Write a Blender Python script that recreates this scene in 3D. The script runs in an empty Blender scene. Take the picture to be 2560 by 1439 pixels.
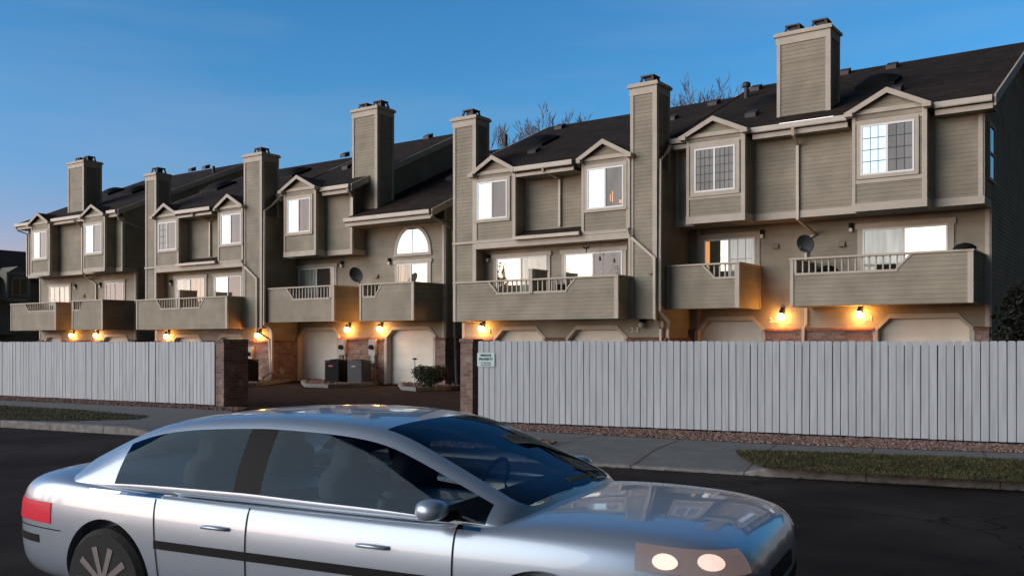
import bpy, bmesh, math, random
from mathutils import Vector, Matrix
from mathutils.bvhtree import BVHTree
R = random.Random(7)
rad = math.radians
sc = bpy.context.scene
col = sc.collection

# ------------------------------------------------------------------ camera
CA, SA = .81221, .58338          # the camera looks along (-SA, CA); x runs along the facades, y to the back
CAMZ, F, U0, V0 = 1.65, 2320., 1280., 852.
cd = bpy.data.cameras.new('camera'); cam = bpy.data.objects.new('camera', cd); col.objects.link(cam)
cam.location = (0, 0, CAMZ); cam.rotation_euler = (rad(90), 0, math.atan2(SA, CA))
cd.sensor_width = 36; cd.lens = 36*F/2560; cd.shift_y = .0518; cd.clip_start = .05; cd.clip_end = 2000
sc.camera = cam

# ------------------------------------------------------------------ sky and sun (sun just down, behind and to the left of the camera)
SUNAZ = (-.62, -.785)             # where the afterglow stands
w = bpy.data.worlds.new('World'); sc.world = w; w.use_nodes = True
nt = w.node_tree; N, L = nt.nodes, nt.links
bg = N['Background']
sky = N.new('ShaderNodeTexSky'); sky.sky_type = 'NISHITA'; sky.sun_disc = False
sky.sun_elevation = rad(2.2); sky.sun_rotation = math.atan2(SUNAZ[0], SUNAZ[1])
sky.altitude = 1500; sky.air_density = 1.0; sky.dust_density = .6; sky.ozone_density = 3.0
# thin high cloud, held to directions near the horizon
tc = N.new('ShaderNodeTexCoord'); mp = N.new('ShaderNodeMapping'); mp.inputs['Scale'].default_value = (1.2, 1.2, 9)
no = N.new('ShaderNodeTexNoise'); no.inputs['Scale'].default_value = 2.2; no.inputs['Detail'].default_value = 6
cr = N.new('ShaderNodeValToRGB'); cr.color_ramp.elements[0].position = .5; cr.color_ramp.elements[1].position = .82
cr.color_ramp.elements[1].color = (.16, .16, .16, 1)
L.new(tc.outputs['Generated'], mp.inputs[0]); L.new(mp.outputs[0], no.inputs[0]); L.new(no.outputs[0], cr.inputs[0])
hs = N.new('ShaderNodeHueSaturation'); hs.inputs['Saturation'].default_value = 1.10
L.new(sky.outputs[0], hs.inputs['Color'])
gn = N.new('ShaderNodeMixRGB'); gn.blend_type = 'MULTIPLY'; gn.inputs[0].default_value = 1; gn.inputs[2].default_value = (1.03, 1.04, 1.04, 1)
L.new(hs.outputs[0], gn.inputs[1])
mx = N.new('ShaderNodeMixRGB'); mx.inputs[2].default_value = (.9, 1.0, 1.25, 1)
L.new(cr.outputs[0], mx.inputs[0]); L.new(gn.outputs[0], mx.inputs[1])
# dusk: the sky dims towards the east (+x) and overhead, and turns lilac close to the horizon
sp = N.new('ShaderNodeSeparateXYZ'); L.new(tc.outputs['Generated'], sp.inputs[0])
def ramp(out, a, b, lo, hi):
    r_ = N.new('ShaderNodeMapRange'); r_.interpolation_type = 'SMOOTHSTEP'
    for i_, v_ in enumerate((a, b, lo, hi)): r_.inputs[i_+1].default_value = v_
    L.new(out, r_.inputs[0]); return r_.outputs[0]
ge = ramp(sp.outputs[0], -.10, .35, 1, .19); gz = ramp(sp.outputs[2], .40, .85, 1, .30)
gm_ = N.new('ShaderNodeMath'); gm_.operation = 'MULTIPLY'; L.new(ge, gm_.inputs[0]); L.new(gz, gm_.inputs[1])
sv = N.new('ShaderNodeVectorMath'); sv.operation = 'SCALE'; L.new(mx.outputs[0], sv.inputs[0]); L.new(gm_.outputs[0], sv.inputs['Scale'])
ll = N.new('ShaderNodeMixRGB'); ll.blend_type = 'MULTIPLY'; ll.inputs[2].default_value = (1.05, .74, .86, 1)
L.new(ramp(sp.outputs[2], .04, .22, 1, 0), ll.inputs[0]); L.new(sv.outputs[0], ll.inputs[1])
l2 = N.new('ShaderNodeMixRGB'); l2.blend_type = 'MULTIPLY'; l2.inputs[2].default_value = (1.42, .93, .95, 1)
m2 = N.new('ShaderNodeMath'); m2.operation = 'MULTIPLY'; L.new(ramp(sp.outputs[0], -.97, -.55, 1, 0), m2.inputs[0]); L.new(ramp(sp.outputs[2], .05, .38, 1, 0), m2.inputs[1])
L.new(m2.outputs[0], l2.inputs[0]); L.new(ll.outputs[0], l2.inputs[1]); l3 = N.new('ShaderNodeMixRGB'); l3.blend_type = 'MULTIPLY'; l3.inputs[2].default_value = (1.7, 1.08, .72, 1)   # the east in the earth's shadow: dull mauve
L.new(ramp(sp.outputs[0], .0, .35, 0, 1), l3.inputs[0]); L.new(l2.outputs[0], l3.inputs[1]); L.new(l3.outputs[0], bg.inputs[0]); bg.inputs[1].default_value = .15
sl = bpy.data.lights.new('sun', 'SUN'); sun = bpy.data.objects.new('sun', sl); col.objects.link(sun)
sl.energy = 1.05; sl.angle = rad(66); sl.color = (1, .93, .83)
sun.rotation_euler = Vector((SUNAZ[0], SUNAZ[1], math.tan(rad(12)))).to_track_quat('Z', 'Y').to_euler()
sc.view_settings.view_transform = 'Standard'; sc.view_settings.look = 'None'
sc.view_settings.gamma = 1; sc.view_settings.exposure = 1.75
sc.render.engine = 'CYCLES'
sc.cycles.max_bounces = 5; sc.cycles.diffuse_bounces = 3; sc.cycles.sample_clamp_indirect = 3
sc.cycles.use_denoising = True

# ------------------------------------------------------------------ helpers: sight lines onto planes of known distance
def q(u):
    t = (u-U0)/F
    return CA*t-SA, SA*t+CA
def XF(u, Y): a, b = q(u); return Y*a/b
def YF(u, X): a, b = q(u); return X*b/a
def ZF(u, v, Y): return CAMZ+(V0-v)/F*Y/q(u)[1]
def G(u, v, z=0.):
    d = (CAMZ-z)*F/(v-V0); a, b = q(u); return (d*a, d*b, z)
def CW(x, d, z=0.):              # right / forward of the camera
    return Vector((CA*x-SA*d, SA*x+CA*d, z))

# ------------------------------------------------------------------ materials
def mat(name, c, rough=.8, metal=0, nscale=0, namp=.12, bump=0, bscale=40, emit=None, es=0, spec=.5, island=0, coat=0, ior=None, streak=None):
    m = bpy.data.materials.new(name); m.use_nodes = True
    n, l = m.node_tree.nodes, m.node_tree.links; p = n['Principled BSDF']
    p.inputs['Base Color'].default_value = (*c, 1); p.inputs['Roughness'].default_value = rough
    p.inputs['Metallic'].default_value = metal; p.inputs['Specular IOR Level'].default_value = spec
    if coat: p.inputs['Coat Weight'].default_value = coat; p.inputs['Coat Roughness'].default_value = .04
    if ior: p.inputs['IOR'].default_value = ior
    if emit: p.inputs['Emission Color'].default_value = (*emit, 1); p.inputs['Emission Strength'].default_value = es
    g = n.new('ShaderNodeNewGeometry')
    if nscale or island:
        last = None
        if nscale:
            t = n.new('ShaderNodeTexNoise'); t.inputs['Scale'].default_value = nscale; t.inputs['Detail'].default_value = 7
            if streak:
                mm = n.new('ShaderNodeMapping'); mm.inputs['Scale'].default_value = streak
                l.new(g.outputs['Position'], mm.inputs[0]); l.new(mm.outputs[0], t.inputs[0])
            else: l.new(g.outputs['Position'], t.inputs[0])
            mr = n.new('ShaderNodeMapRange'); mr.inputs[1].default_value = .3; mr.inputs[2].default_value = .7
            mr.inputs[3].default_value = 1-namp*1.6; mr.inputs[4].default_value = 1+namp*1.2; l.new(t.outputs[0], mr.inputs[0]); last = mr.outputs[0]
        if island:
            mi = n.new('ShaderNodeMapRange'); mi.inputs[3].default_value = 1-island; mi.inputs[4].default_value = 1+island
            l.new(g.outputs['Random Per Island'], mi.inputs[0])
            if last is not None:
                mu = n.new('ShaderNodeMath'); mu.operation = 'MULTIPLY'; l.new(last, mu.inputs[0]); l.new(mi.outputs[0], mu.inputs[1]); last = mu.outputs[0]
            else: last = mi.outputs[0]
        vm = n.new('ShaderNodeVectorMath'); vm.operation = 'SCALE'; vm.inputs[0].default_value = c
        l.new(last, vm.inputs['Scale']); l.new(vm.outputs[0], p.inputs['Base Color'])
    if bump:
        t2 = n.new('ShaderNodeTexNoise'); t2.inputs['Scale'].default_value = bscale; t2.inputs['Detail'].default_value = 5
        l.new(g.outputs['Position'], t2.inputs[0])
        b = n.new('ShaderNodeBump'); b.inputs['Distance'].default_value = bump; l.new(t2.outputs[0], b.inputs['Height']); l.new(b.outputs[0], p.inputs['Normal'])
    return m

def mat_asphalt():
    m = mat('asphalt', (.034, .027, .025), .95, spec=.15, nscale=90, namp=.45, bump=.012, bscale=160)
    n, l = m.node_tree.nodes, m.node_tree.links; p = n['Principled BSDF']; g = n['Geometry']
    src = p.inputs['Base Color'].links[0].from_socket
    t = n.new('ShaderNodeTexNoise'); t.inputs['Scale'].default_value = .55; t.inputs['Detail'].default_value = 6; l.new(g.outputs['Position'], t.inputs[0])
    r = n.new('ShaderNodeMapRange'); r.inputs[1].default_value = .35; r.inputs[2].default_value = .65; r.inputs[3].default_value = .6; r.inputs[4].default_value = 1.7; l.new(t.outputs[0], r.inputs[0])
    v = n.new('ShaderNodeTexVoronoi'); v.feature = 'DISTANCE_TO_EDGE'; v.inputs['Scale'].default_value = .35
    w2 = n.new('ShaderNodeTexNoise'); w2.inputs['Scale'].default_value = 1.5; l.new(g.outputs['Position'], w2.inputs[0])
    ad = n.new('ShaderNodeVectorMath'); ad.operation = 'MULTIPLY_ADD'; ad.inputs[1].default_value = (.9, .9, .9); l.new(w2.outputs['Color'], ad.inputs[0]); l.new(g.outputs['Position'], ad.inputs[2]); l.new(ad.outputs[0], v.inputs['Vector'])
    c = n.new('ShaderNodeMapRange'); c.inputs[1].default_value = .002; c.inputs[2].default_value = .010; c.inputs[3].default_value = .35; c.inputs[4].default_value = 1; l.new(v.outputs['Distance'], c.inputs[0])
    mu = n.new('ShaderNodeMath'); mu.operation = 'MULTIPLY'; l.new(r.outputs[0], mu.inputs[0]); l.new(c.outputs[0], mu.inputs[1])
    sc_ = n.new('ShaderNodeVectorMath'); sc_.operation = 'SCALE'; l.new(src, sc_.inputs[0]); l.new(mu.outputs[0], sc_.inputs['Scale']); l.new(sc_.outputs[0], p.inputs['Base Color']); return m
def mat_brick():
    m = bpy.data.materials.new('brick'); m.use_nodes = True
    n, l = m.node_tree.nodes, m.node_tree.links; p = n['Principled BSDF']; p.inputs['Roughness'].default_value = .9
    g = n.new('ShaderNodeNewGeometry'); s = n.new('ShaderNodeSeparateXYZ'); l.new(g.outputs['Position'], s.inputs[0])
    a = n.new('ShaderNodeMath'); a.operation = 'ADD'; l.new(s.outputs[0], a.inputs[0]); l.new(s.outputs[1], a.inputs[1])
    c = n.new('ShaderNodeCombineXYZ'); l.new(a.outputs[0], c.inputs[0]); l.new(s.outputs[2], c.inputs[1])
    b = n.new('ShaderNodeTexBrick'); l.new(c.outputs[0], b.inputs[0]); b.inputs['Scale'].default_value = 1
    b.inputs['Brick Width'].default_value = .21; b.inputs['Row Height'].default_value = .075; b.inputs['Mortar Size'].default_value = .006
    b.inputs['Color1'].default_value = (.15, .088, .070, 1); b.inputs['Color2'].default_value = (.28, .185, .15, 1); b.inputs['Mortar'].default_value = (.27, .235, .21, 1)
    t = n.new('ShaderNodeTexNoise'); t.inputs['Scale'].default_value = 2.6; t.inputs['Detail'].default_value = 4; l.new(g.outputs['Position'], t.inputs[0])
    r = n.new('ShaderNodeValToRGB'); r.color_ramp.elements[0].position = .56; r.color_ramp.elements[1].position = .72; l.new(t.outputs[0], r.inputs[0])
    wn = n.new('ShaderNodeMixRGB'); wn.inputs[2].default_value = (.52, .44, .39, 1); wn.inputs[0].default_value = 0
    mu = n.new('ShaderNodeMath'); mu.operation = 'MULTIPLY'; mu.inputs[1].default_value = .55; l.new(r.outputs[0], mu.inputs[0]); l.new(mu.outputs[0], wn.inputs[0])
    l.new(b.outputs[0], wn.inputs[1]); l.new(wn.outputs[0], p.inputs['Base Color'])
    bu = n.new('ShaderNodeBump'); bu.inputs['Distance'].default_value = .006; bu.invert = True; l.new(b.outputs['Fac'], bu.inputs['Height']); l.new(bu.outputs[0], p.inputs['Normal'])
    return m

def mat_shingle():
    m = bpy.data.materials.new('shingle'); m.use_nodes = True
    n, l = m.node_tree.nodes, m.node_tree.links; p = n['Principled BSDF']; p.inputs['Roughness'].default_value = .95
    p.inputs['Specular IOR Level'].default_value = .15
    g = n.new('ShaderNodeNewGeometry'); s = n.new('ShaderNodeSeparateXYZ'); l.new(g.outputs['Position'], s.inputs[0])
    c = n.new('ShaderNodeCombineXYZ'); l.new(s.outputs[0], c.inputs[0]); l.new(s.outputs[1], c.inputs[1])
    b = n.new('ShaderNodeTexBrick'); l.new(c.outputs[0], b.inputs[0]); b.inputs['Scale'].default_value = 1
    b.inputs['Brick Width'].default_value = .3; b.inputs['Row Height'].default_value = .14; b.inputs['Mortar Size'].default_value = .008
    b.inputs['Color1'].default_value = (.026, .019, .016, 1); b.inputs['Color2'].default_value = (.046, .034, .028, 1); b.inputs['Mortar'].default_value = (.018, .014, .012, 1)
    t = n.new('ShaderNodeTexNoise'); t.inputs['Scale'].default_value = 1.1; t.inputs['Detail'].default_value = 8; l.new(g.outputs['Position'], t.inputs[0])
    mr = n.new('ShaderNodeMapRange'); mr.inputs[3].default_value = .6; mr.inputs[4].default_value = 1.4; l.new(t.outputs[0], mr.inputs[0])
    v = n.new('ShaderNodeVectorMath'); v.operation = 'SCALE'; l.new(b.outputs[0], v.inputs[0]); l.new(mr.outputs[0], v.inputs['Scale']); l.new(v.outputs[0], p.inputs['Base Color'])
    return m

def mat_glass(name, refl, c, rough=.0, emit=None, es=0, cscale=0, tint=(1, 1, 1)):
    """a pane: mirror-like coat (strength refl) over the blind or dark room behind it"""
    m = bpy.data.materials.new(name); m.use_nodes = True
    n, l = m.node_tree.nodes, m.node_tree.links; p = n['Principled BSDF']; o = n['Material Output']
    p.inputs['Base Color'].default_value = (*c, 1); p.inputs['Roughness'].default_value = .9; p.inputs['Specular IOR Level'].default_value = 0
    g = n.new('ShaderNodeNewGeometry')
    if cscale:
        mm = n.new('ShaderNodeMapping'); mm.inputs['Scale'].default_value = (cscale, cscale, .6)
        t = n.new('ShaderNodeTexNoise'); t.inputs['Scale'].default_value = 1; t.inputs['Detail'].default_value = 3
        l.new(g.outputs['Position'], mm.inputs[0]); l.new(mm.outputs[0], t.inputs[0])
        mr = n.new('ShaderNodeMapRange'); mr.inputs[1].default_value = .35; mr.inputs[2].default_value = .65; mr.inputs[3].default_value = .55; mr.inputs[4].default_value = 1.3; l.new(t.outputs[0], mr.inputs[0])
        v = n.new('ShaderNodeVectorMath'); v.operation = 'SCALE'; v.inputs[0].default_value = c; l.new(mr.outputs[0], v.inputs['Scale']); l.new(v.outputs[0], p.inputs['Base Color'])
    if emit: p.inputs['Emission Color'].default_value = (*emit, 1); p.inputs['Emission Strength'].default_value = es
    gl = n.new('ShaderNodeBsdfGlossy'); gl.inputs['Roughness'].default_value = rough; gl.inputs['Color'].default_value = (*tint, 1)
    wv = n.new('ShaderNodeTexNoise'); wv.inputs['Scale'].default_value = 1.3; l.new(g.outputs['Position'], wv.inputs[0])
    bu = n.new('ShaderNodeBump'); bu.inputs['Distance'].default_value = .006; bu.inputs['Strength'].default_value = .5; l.new(wv.outputs[0], bu.inputs['Height']); l.new(bu.outputs[0], gl.inputs['Normal'])
    fr = n.new('ShaderNodeFresnel'); fr.inputs['IOR'].default_value = 1.5
    ad = n.new('ShaderNodeMath'); ad.operation = 'ADD'; ad.use_clamp = True; ad.inputs[1].default_value = refl; l.new(fr.outputs[0], ad.inputs[0])
    mx = n.new('ShaderNodeMixShader'); l.new(ad.outputs[0], mx.inputs[0]); l.new(p.outputs[0], mx.inputs[1]); l.new(gl.outputs[0], mx.inputs[2]); l.new(mx.outputs[0], o.inputs[0])
    return m

def mat_carglass():
    m = bpy.data.materials.new('car_glass'); m.use_nodes = True; n, l = m.node_tree.nodes, m.node_tree.links
    t = n.new('ShaderNodeBsdfTransparent'); t.inputs[0].default_value = (.60, .68, .72, 1)
    g = n.new('ShaderNodeBsdfGlossy'); g.inputs['Roughness'].default_value = .02; g.inputs[0].default_value = (.24, .33, .42, 1)
    f = n.new('ShaderNodeFresnel'); f.inputs[0].default_value = 1.45; x = n.new('ShaderNodeMixShader')
    l.new(f.outputs[0], x.inputs[0]); l.new(t.outputs[0], x.inputs[1]); l.new(g.outputs[0], x.inputs[2]); l.new(x.outputs[0], n['Material Output'].inputs[0]); return m
M = dict(
 siding=mat('siding', (.30, .268, .205), .75, nscale=1.4, namp=.13, island=.05),
 core=mat('wall_core', (.26, .23, .17), .8),
 trim=mat('trim', (.48, .425, .355), .6, nscale=3, namp=.06),
 gutter=mat('gutter_metal', (.48, .425, .355), .35, nscale=3, namp=.05),
 soffit=mat('soffit', (.30, .26, .20), .8),
 white=mat('white_vinyl', (.80, .80, .80), .4),
 roof=mat_shingle(), brick=mat_brick(),
 ledge=mat('brick_ledge', (.21, .10, .075), .9, nscale=9, namp=.25),
 door=mat('garage_paint', (.74, .71, .62), .55, nscale=2, namp=.05),
 black=mat('black_metal', (.012, .012, .013), .7, spec=.15),
 flue=mat('flue_metal', (.055, .04, .04), .6),
 grey=mat('grey_metal', (.085, .09, .095), .6, nscale=4, spec=.25),
 lgrey=mat('meter_grey', (.38, .38, .37), .5),
 cab=mat('utility_green', (.30, .40, .37), .5, nscale=3),
 dish=mat('dish_grey', (.045, .05, .058), .6, spec=.2),
 fence=mat('fence_paint', (.47, .51, .55), .7, nscale=1.0, namp=.09, island=.04, streak=(14, 14, 1.3)),
 wood=mat('fence_wood', (.10, .09, .08), .9),
 asphalt=mat_asphalt(),
 drive=mat('drive_asphalt', (.040, .026, .020), .95, spec=.15, nscale=3, namp=.3, bump=.01, bscale=100),
 earth=mat('earth', (.07, .055, .045), .95, nscale=2, namp=.3),
 conc=mat('concrete', (.165, .165, .16), .85, nscale=3, namp=.10, bump=.004, bscale=60),
 kerb=mat('kerb_concrete', (.23, .22, .21), .85, nscale=8, namp=.22, bump=.004, bscale=60),
 gravel=mat('gravel_bed', (.10, .065, .052), .95, nscale=25, namp=.4),
 rock=mat('rock', (.24, .15, .125), .9, island=.55),
 grassb=mat('turf', (.055, .060, .016), .95, nscale=6, namp=.5),
 blade=mat('grass_blade', (.085, .072, .022), .9, island=.55, nscale=1.6, namp=.4),
 bark=mat('bark', (.17, .125, .11), .95),
 leaf=mat('shrub_leaf', (.035, .045, .018), .8, island=.5),
 dryleaf=mat('dry_leaf', (.16, .10, .055), .9, island=.4), leafd=mat('evergreen_leaf', (.010, .013, .008), .85, island=.5),
 tyre=mat('tyre', (.02, .02, .02), .9), rim=mat('rim', (.22, .22, .24), .4, metal=.8),
 paint=mat('silver_paint', (.36, .43, .52), .34, metal=.5, coat=.7, nscale=0),
 carblack=mat('car_trim', (.012, .012, .013), .6, spec=.12),
 chrome=mat('chrome', (.75, .77, .8), .15, metal=1),
 tail=mat('tail_lamp', (.28, .01, .02), .35, emit=(1, .03, .08), es=.10, spec=.3),
 headl=mat('head_lamp', (.20, .20, .22), .2, emit=(1, .66, .58), es=.035, spec=.3, metal=.3),
 headhot=mat('head_lamp_bulb', (1, .9, .8), .2, emit=(1, .66, .52), es=.22),
 signp=mat('sign_plate', (.55, .72, .74), .5), signt=mat('sign_ink', (.015, .05, .07), .6),
 number=mat('number_paint', (.75, .7, .6), .6), red=mat('badge', (.55, .12, .10), .5),
 globe=mat('lamp_globe', (1, .6, .3), .4, emit=(1, .50, .12), es=28),
 globeoff=mat('lamp_globe_off', (.55, .5, .42), .3),
 p_bright=mat_glass('pane_blue_sky_tint', .27, (.10, .10, .11), tint=(.70, .90, 1)),  # upper panes: blue of the reflected sky put into the glass tint
 p_low=mat_glass('pane_cream_sky_tint', .30, (.12, .11, .09), tint=(1, .97, .86)),  # same glass lower down: cream of the reflected low sky put into the tint
 p_screen=mat_glass('pane_screened', .005, (.105, .105, .105), rough=.3, cscale=2.5),
 p_dark=mat_glass('pane_dark', .01, (.055, .05, .045), rough=.05),
 p_curt=mat_glass('pane_curtain', .04, (.36, .40, .34), rough=.08, cscale=7),
 p_wood=mat_glass('pane_slats', .02, (.42, .33, .24), cscale=11),
 p_candle=mat_glass('pane_lit', .005, (.105, .10, .095), rough=.3, cscale=2.5),
 glow=mat('lit_room', (.5, .3, .2), .8, emit=(1, .42, .12), es=.22),
 seat=mat('seat_cloth', (.10, .10, .11), .9), cabin=mat('cabin_trim', (.018, .018, .02), .8),
 carglass=mat_carglass(),
 flash=mat('flashing', (.8, .8, .8), .25, metal=.6),
)

# ------------------------------------------------------------------ mesh collector
ORG = {}
class MB:
    def __init__(s): s.v, s.f = [], []
    def poly(s, pts):
        k = len(s.v); s.v += [tuple(p) for p in pts]; s.f.append(tuple(range(k, k+len(pts)))); return s
    def box(s, x0, x1, y0, y1, z0, z1):
        if x0 > x1: x0, x1 = x1, x0
        if y0 > y1: y0, y1 = y1, y0
        if z0 > z1: z0, z1 = z1, z0
        k = len(s.v)
        s.v += [(x0,y0,z0),(x1,y0,z0),(x1,y1,z0),(x0,y1,z0),(x0,y0,z1),(x1,y0,z1),(x1,y1,z1),(x0,y1,z1)]
        s.f += [(k,k+3,k+2,k+1),(k+4,k+5,k+6,k+7),(k,k+1,k+5,k+4),(k+1,k+2,k+6,k+5),(k+2,k+3,k+7,k+6),(k+3,k,k+4,k+7)]; return s
    def prism(s, pts, d):            # pts: planar loop, d: extrusion vector
        n = len(pts); k = len(s.v); d = Vector(d)
        s.v += [tuple(p) for p in pts]+[tuple(Vector(p)+d) for p in pts]
        s.f.append(tuple(range(k, k+n))); s.f.append(tuple(range(k+2*n-1, k+n-1, -1)))
        for i in range(n): j = (i+1) % n; s.f.append((k+i, k+n+i, k+n+j, k+j))
        return s
    def tube(s, pts, r, n=4, r1=None, a0=math.pi/4):
        pts = [Vector(p) for p in pts]; m = len(pts); k = len(s.v)
        for i, p in enumerate(pts):
            d = (pts[min(i+1, m-1)]-pts[max(i-1, 0)]).normalized()
            a = Vector((0, 0, 1)) if abs(d.z) < .9 else Vector((0, 1, 0))
            e1 = d.cross(a).normalized(); e2 = d.cross(e1)
            rr = r if r1 is None else r+(r1-r)*i/(m-1)
            for j in range(n):
                t = a0+2*math.pi*j/n; s.v.append(tuple(p+e1*rr*math.cos(t)+e2*rr*math.sin(t)))
        for i in range(m-1):
            for j in range(n): s.f.append((k+i*n+j, k+i*n+(j+1) % n, k+(i+1)*n+(j+1) % n, k+(i+1)*n+j))
        s.f.append(tuple(range(k, k+n))); s.f.append(tuple(range(k+(m-1)*n, k+m*n))); return s
    def lathe(s, c, prof, n=16, axis='z'):
        k = len(s.v)
        for r_, h in prof:
            for j in range(n):
                t = 2*math.pi*j/n; a, b = r_*math.cos(t), r_*math.sin(t)
                s.v.append((c[0]+a, c[1]+b, c[2]+h) if axis == 'z' else (c[0]+a, c[1]+h, c[2]+b))
        for i in range(len(prof)-1):
            for j in range(n): s.f.append((k+i*n+j, k+i*n+(j+1) % n, k+(i+1)*n+(j+1) % n, k+(i+1)*n+j))
        s.f.append(tuple(range(k, k+n))); s.f.append(tuple(range(k+(len(prof)-1)*n, k+len(prof)*n))); return s
    def front(s, z0, z1, Y, rng, bh=.112, ph=0.):
        """lap siding facing -y; rng(z) gives x ranges"""
        zs = {z0, z1}; k = math.ceil((z0-ph)/bh-1e-6)
        while ph+k*bh < z1: zs.add(max(z0, ph+k*bh)); k += 1
        for e in getattr(rng, 'br', []):
            if z0 < e < z1: zs.add(e)
        zs = sorted(zs)
        for a, b in zip(zs, zs[1:]):
            if b-a < 1e-4: continue
            fa = ((a-ph)/bh) % 1; fb = fa+(b-a)/bh
            ya, yb = Y-.014+.010*fa, Y-.014+.010*min(1, fb)
            for (l0, r0), (l1, r1) in zip(rng(a+1e-4), rng(b-1e-4)):
                s.poly([(l0,ya,a),(r0,ya,a),(r1,yb,b),(l1,yb,b)])
                if fa < 1e-3 or fa > .999: s.poly([(l0,ya,a),(l0,Y,a),(r0,Y,a),(r0,ya,a)])
        return s
    def rect(s, x0, x1, z0, z1, Y): return s.front(z0, z1, Y, lambda z: [(x0, x1)])
    def side(s, z0, z1, X, rng, bh=.112):
        """lap siding facing +x; rng(z) gives y ranges"""
        zs = {z0, z1}; k = math.ceil(z0/bh-1e-6)
        while k*bh < z1: zs.add(max(z0, k*bh)); k += 1
        zs = sorted(zs)
        for a, b in zip(zs, zs[1:]):
            if b-a < 1e-4: continue
            fa = (a/bh) % 1; fb = fa+(b-a)/bh
            xa, xb = X+.014-.010*fa, X+.014-.010*min(1, fb)
            for (l0, r0), (l1, r1) in zip(rng(a+1e-4), rng(b-1e-4)):
                if r0 <= l0: continue
                s.poly([(xa,l0,a),(xa,r0,a),(xb,r1,b),(xb,l1,b)])
                if fa < 1e-3 or fa > .999: s.poly([(xa,l0,a),(X,l0,a),(X,r0,a),(xa,r0,a)])
        return s
    def srect(s, y0, y1, z0, z1, X): return s.side(z0, z1, X, lambda z: [(y0, y1)])
    def build(s, name, m, parent=None, org=None, smooth=False):
        if parent is not None: org = ORG[parent.name]
        if org is None: org = (0, 0, 0)
        org = Vector(org)
        me = bpy.data.meshes.new(name); me.from_pydata([tuple(Vector(p)-org) for p in s.v], [], s.f); me.validate()
        me.materials.append(M[m] if isinstance(m, str) else m)
        if smooth: me.polygons.foreach_set('use_smooth', [True]*len(me.polygons))
        o = bpy.data.objects.new(name, me); col.objects.link(o)
        if parent is not None: o.parent = parent
        else: o.location = org
        ORG[o.name] = tuple(org); return o

def buildsep(s, name, m, parent):
    # one object per detached piece
    par = list(range(len(s.v)))
    def fd(a):
        while par[a] != a: par[a] = par[par[a]]; a = par[a]
        return a
    for f in s.f:
        for a in f[1:]: par[fd(a)] = fd(f[0])
    g = {}
    for i in range(len(s.v)): g.setdefault(fd(i), []).append(i)
    G_ = [[min(s.v[i][k] for i in l) for k in range(3)]+[max(s.v[i][k] for i in l) for k in range(3)] for l in g.values()]
    ls = list(g.values()); gp = list(range(len(ls)))
    def f2(a):
        while gp[a] != a: a = gp[a]
        return a
    for i in range(len(ls)):
        for j in range(i):
            if all(G_[i][k] <= G_[j][k+3]+.02 and G_[j][k] <= G_[i][k+3]+.02 for k in range(3)): gp[f2(i)] = f2(j)
    out = {}; rt = {}
    for i, l in enumerate(ls):
        for v in l: rt[v] = f2(i)
    for f in s.f: out.setdefault(rt[f[0]], []).append(f)
    res = []
    for fl in out.values():
        mb = MB(); mp_ = {}
        for f in fl:
            ff = []
            for a in f:
                if a not in mp_: mp_[a] = len(mb.v); mb.v.append(s.v[a])
                ff.append(mp_[a])
            mb.f.append(tuple(ff))
        res.append(mb.build(name, m, parent))
    return res
MB.sep = buildsep
def tag(o, label=None, cat=None, group=None, kind=None):
    if label: o['label'] = label
    if cat: o['category'] = cat
    if group: o['group'] = group
    if kind: o['kind'] = kind
    return o
def thing(name, loc, label, cat, group=None):
    o = bpy.data.objects.new(name, None); col.objects.link(o); o.location = loc; o.empty_display_size = .2
    ORG[o.name] = tuple(loc); return tag(o, label, cat, group)
def B(*a): return MB().box(*a)

# ------------------------------------------------------------------ building pieces
def pane(parent, Y, x0, x1, z0, z1, m, grid=None, proud=.045):
    o = B(x0, x1, Y-proud, Y-proud+.012, z0, z1).build('pane', m, parent)
    return o
def window(b, Y, xa, xb, za, zb, left, right, cas=.10, split=.5, grid=(0, 0), grids='', head=False, sill=True, name='window', lit=None):
    c = MB(); p = .05
    c.box(xa-cas, xa, Y-p, Y, za, zb); c.box(xb, xb+cas, Y-p, Y, za, zb)
    c.box(xa-cas-(.05 if head else 0), xb+cas+(.05 if head else 0), Y-p-(.02 if head else .0), Y, zb, zb+cas*1.1)
    c.box(xa-cas, xb+cas, Y-p-.012, Y, za-cas*.9, za)
    wo = c.build(name, 'trim', b)
    f = MB(); t = .045; xm = xa+(xb-xa)*split
    f.box(xa, xa+t, Y-.062, Y, za, zb); f.box(xb-t, xb, Y-.062, Y, za, zb)
    f.box(xa+t, xb-t, Y-.062, Y, zb-t, zb); f.box(xa+t, xb-t, Y-.062, Y, za, za+t)
    f.box(xm-t*.6, xm+t*.6, Y-.066, Y, za+t, zb-t)
    f.build('frame', 'white', wo)
    pane(wo, Y, xa+t, xm-t*.6, za+t, zb-t, left); pane(wo, Y, xm+t*.6, xb-t, za+t, zb-t, right)
    if grids:
        g = MB()
        for s in grids:
            x0, x1 = (xa+t, xm-t*.6) if s == 'l' else (xm+t*.6, xb-t)
            for i in range(1, grid[0]):
                xx = x0+(x1-x0)*i/grid[0]; g.box(xx-.007, xx+.007, Y-.053, Y-.045, za+t, zb-t)
            for i in range(1, grid[1]):
                zz = za+t+(zb-za-2*t)*i/grid[1]; g.box(x0, x1, Y-.0525, Y-.0455, zz-.009, zz+.009)
        g.build('grille', 'grey' if 'p_screen' in (left, right) else 'lgrey', wo)
    return wo
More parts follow.
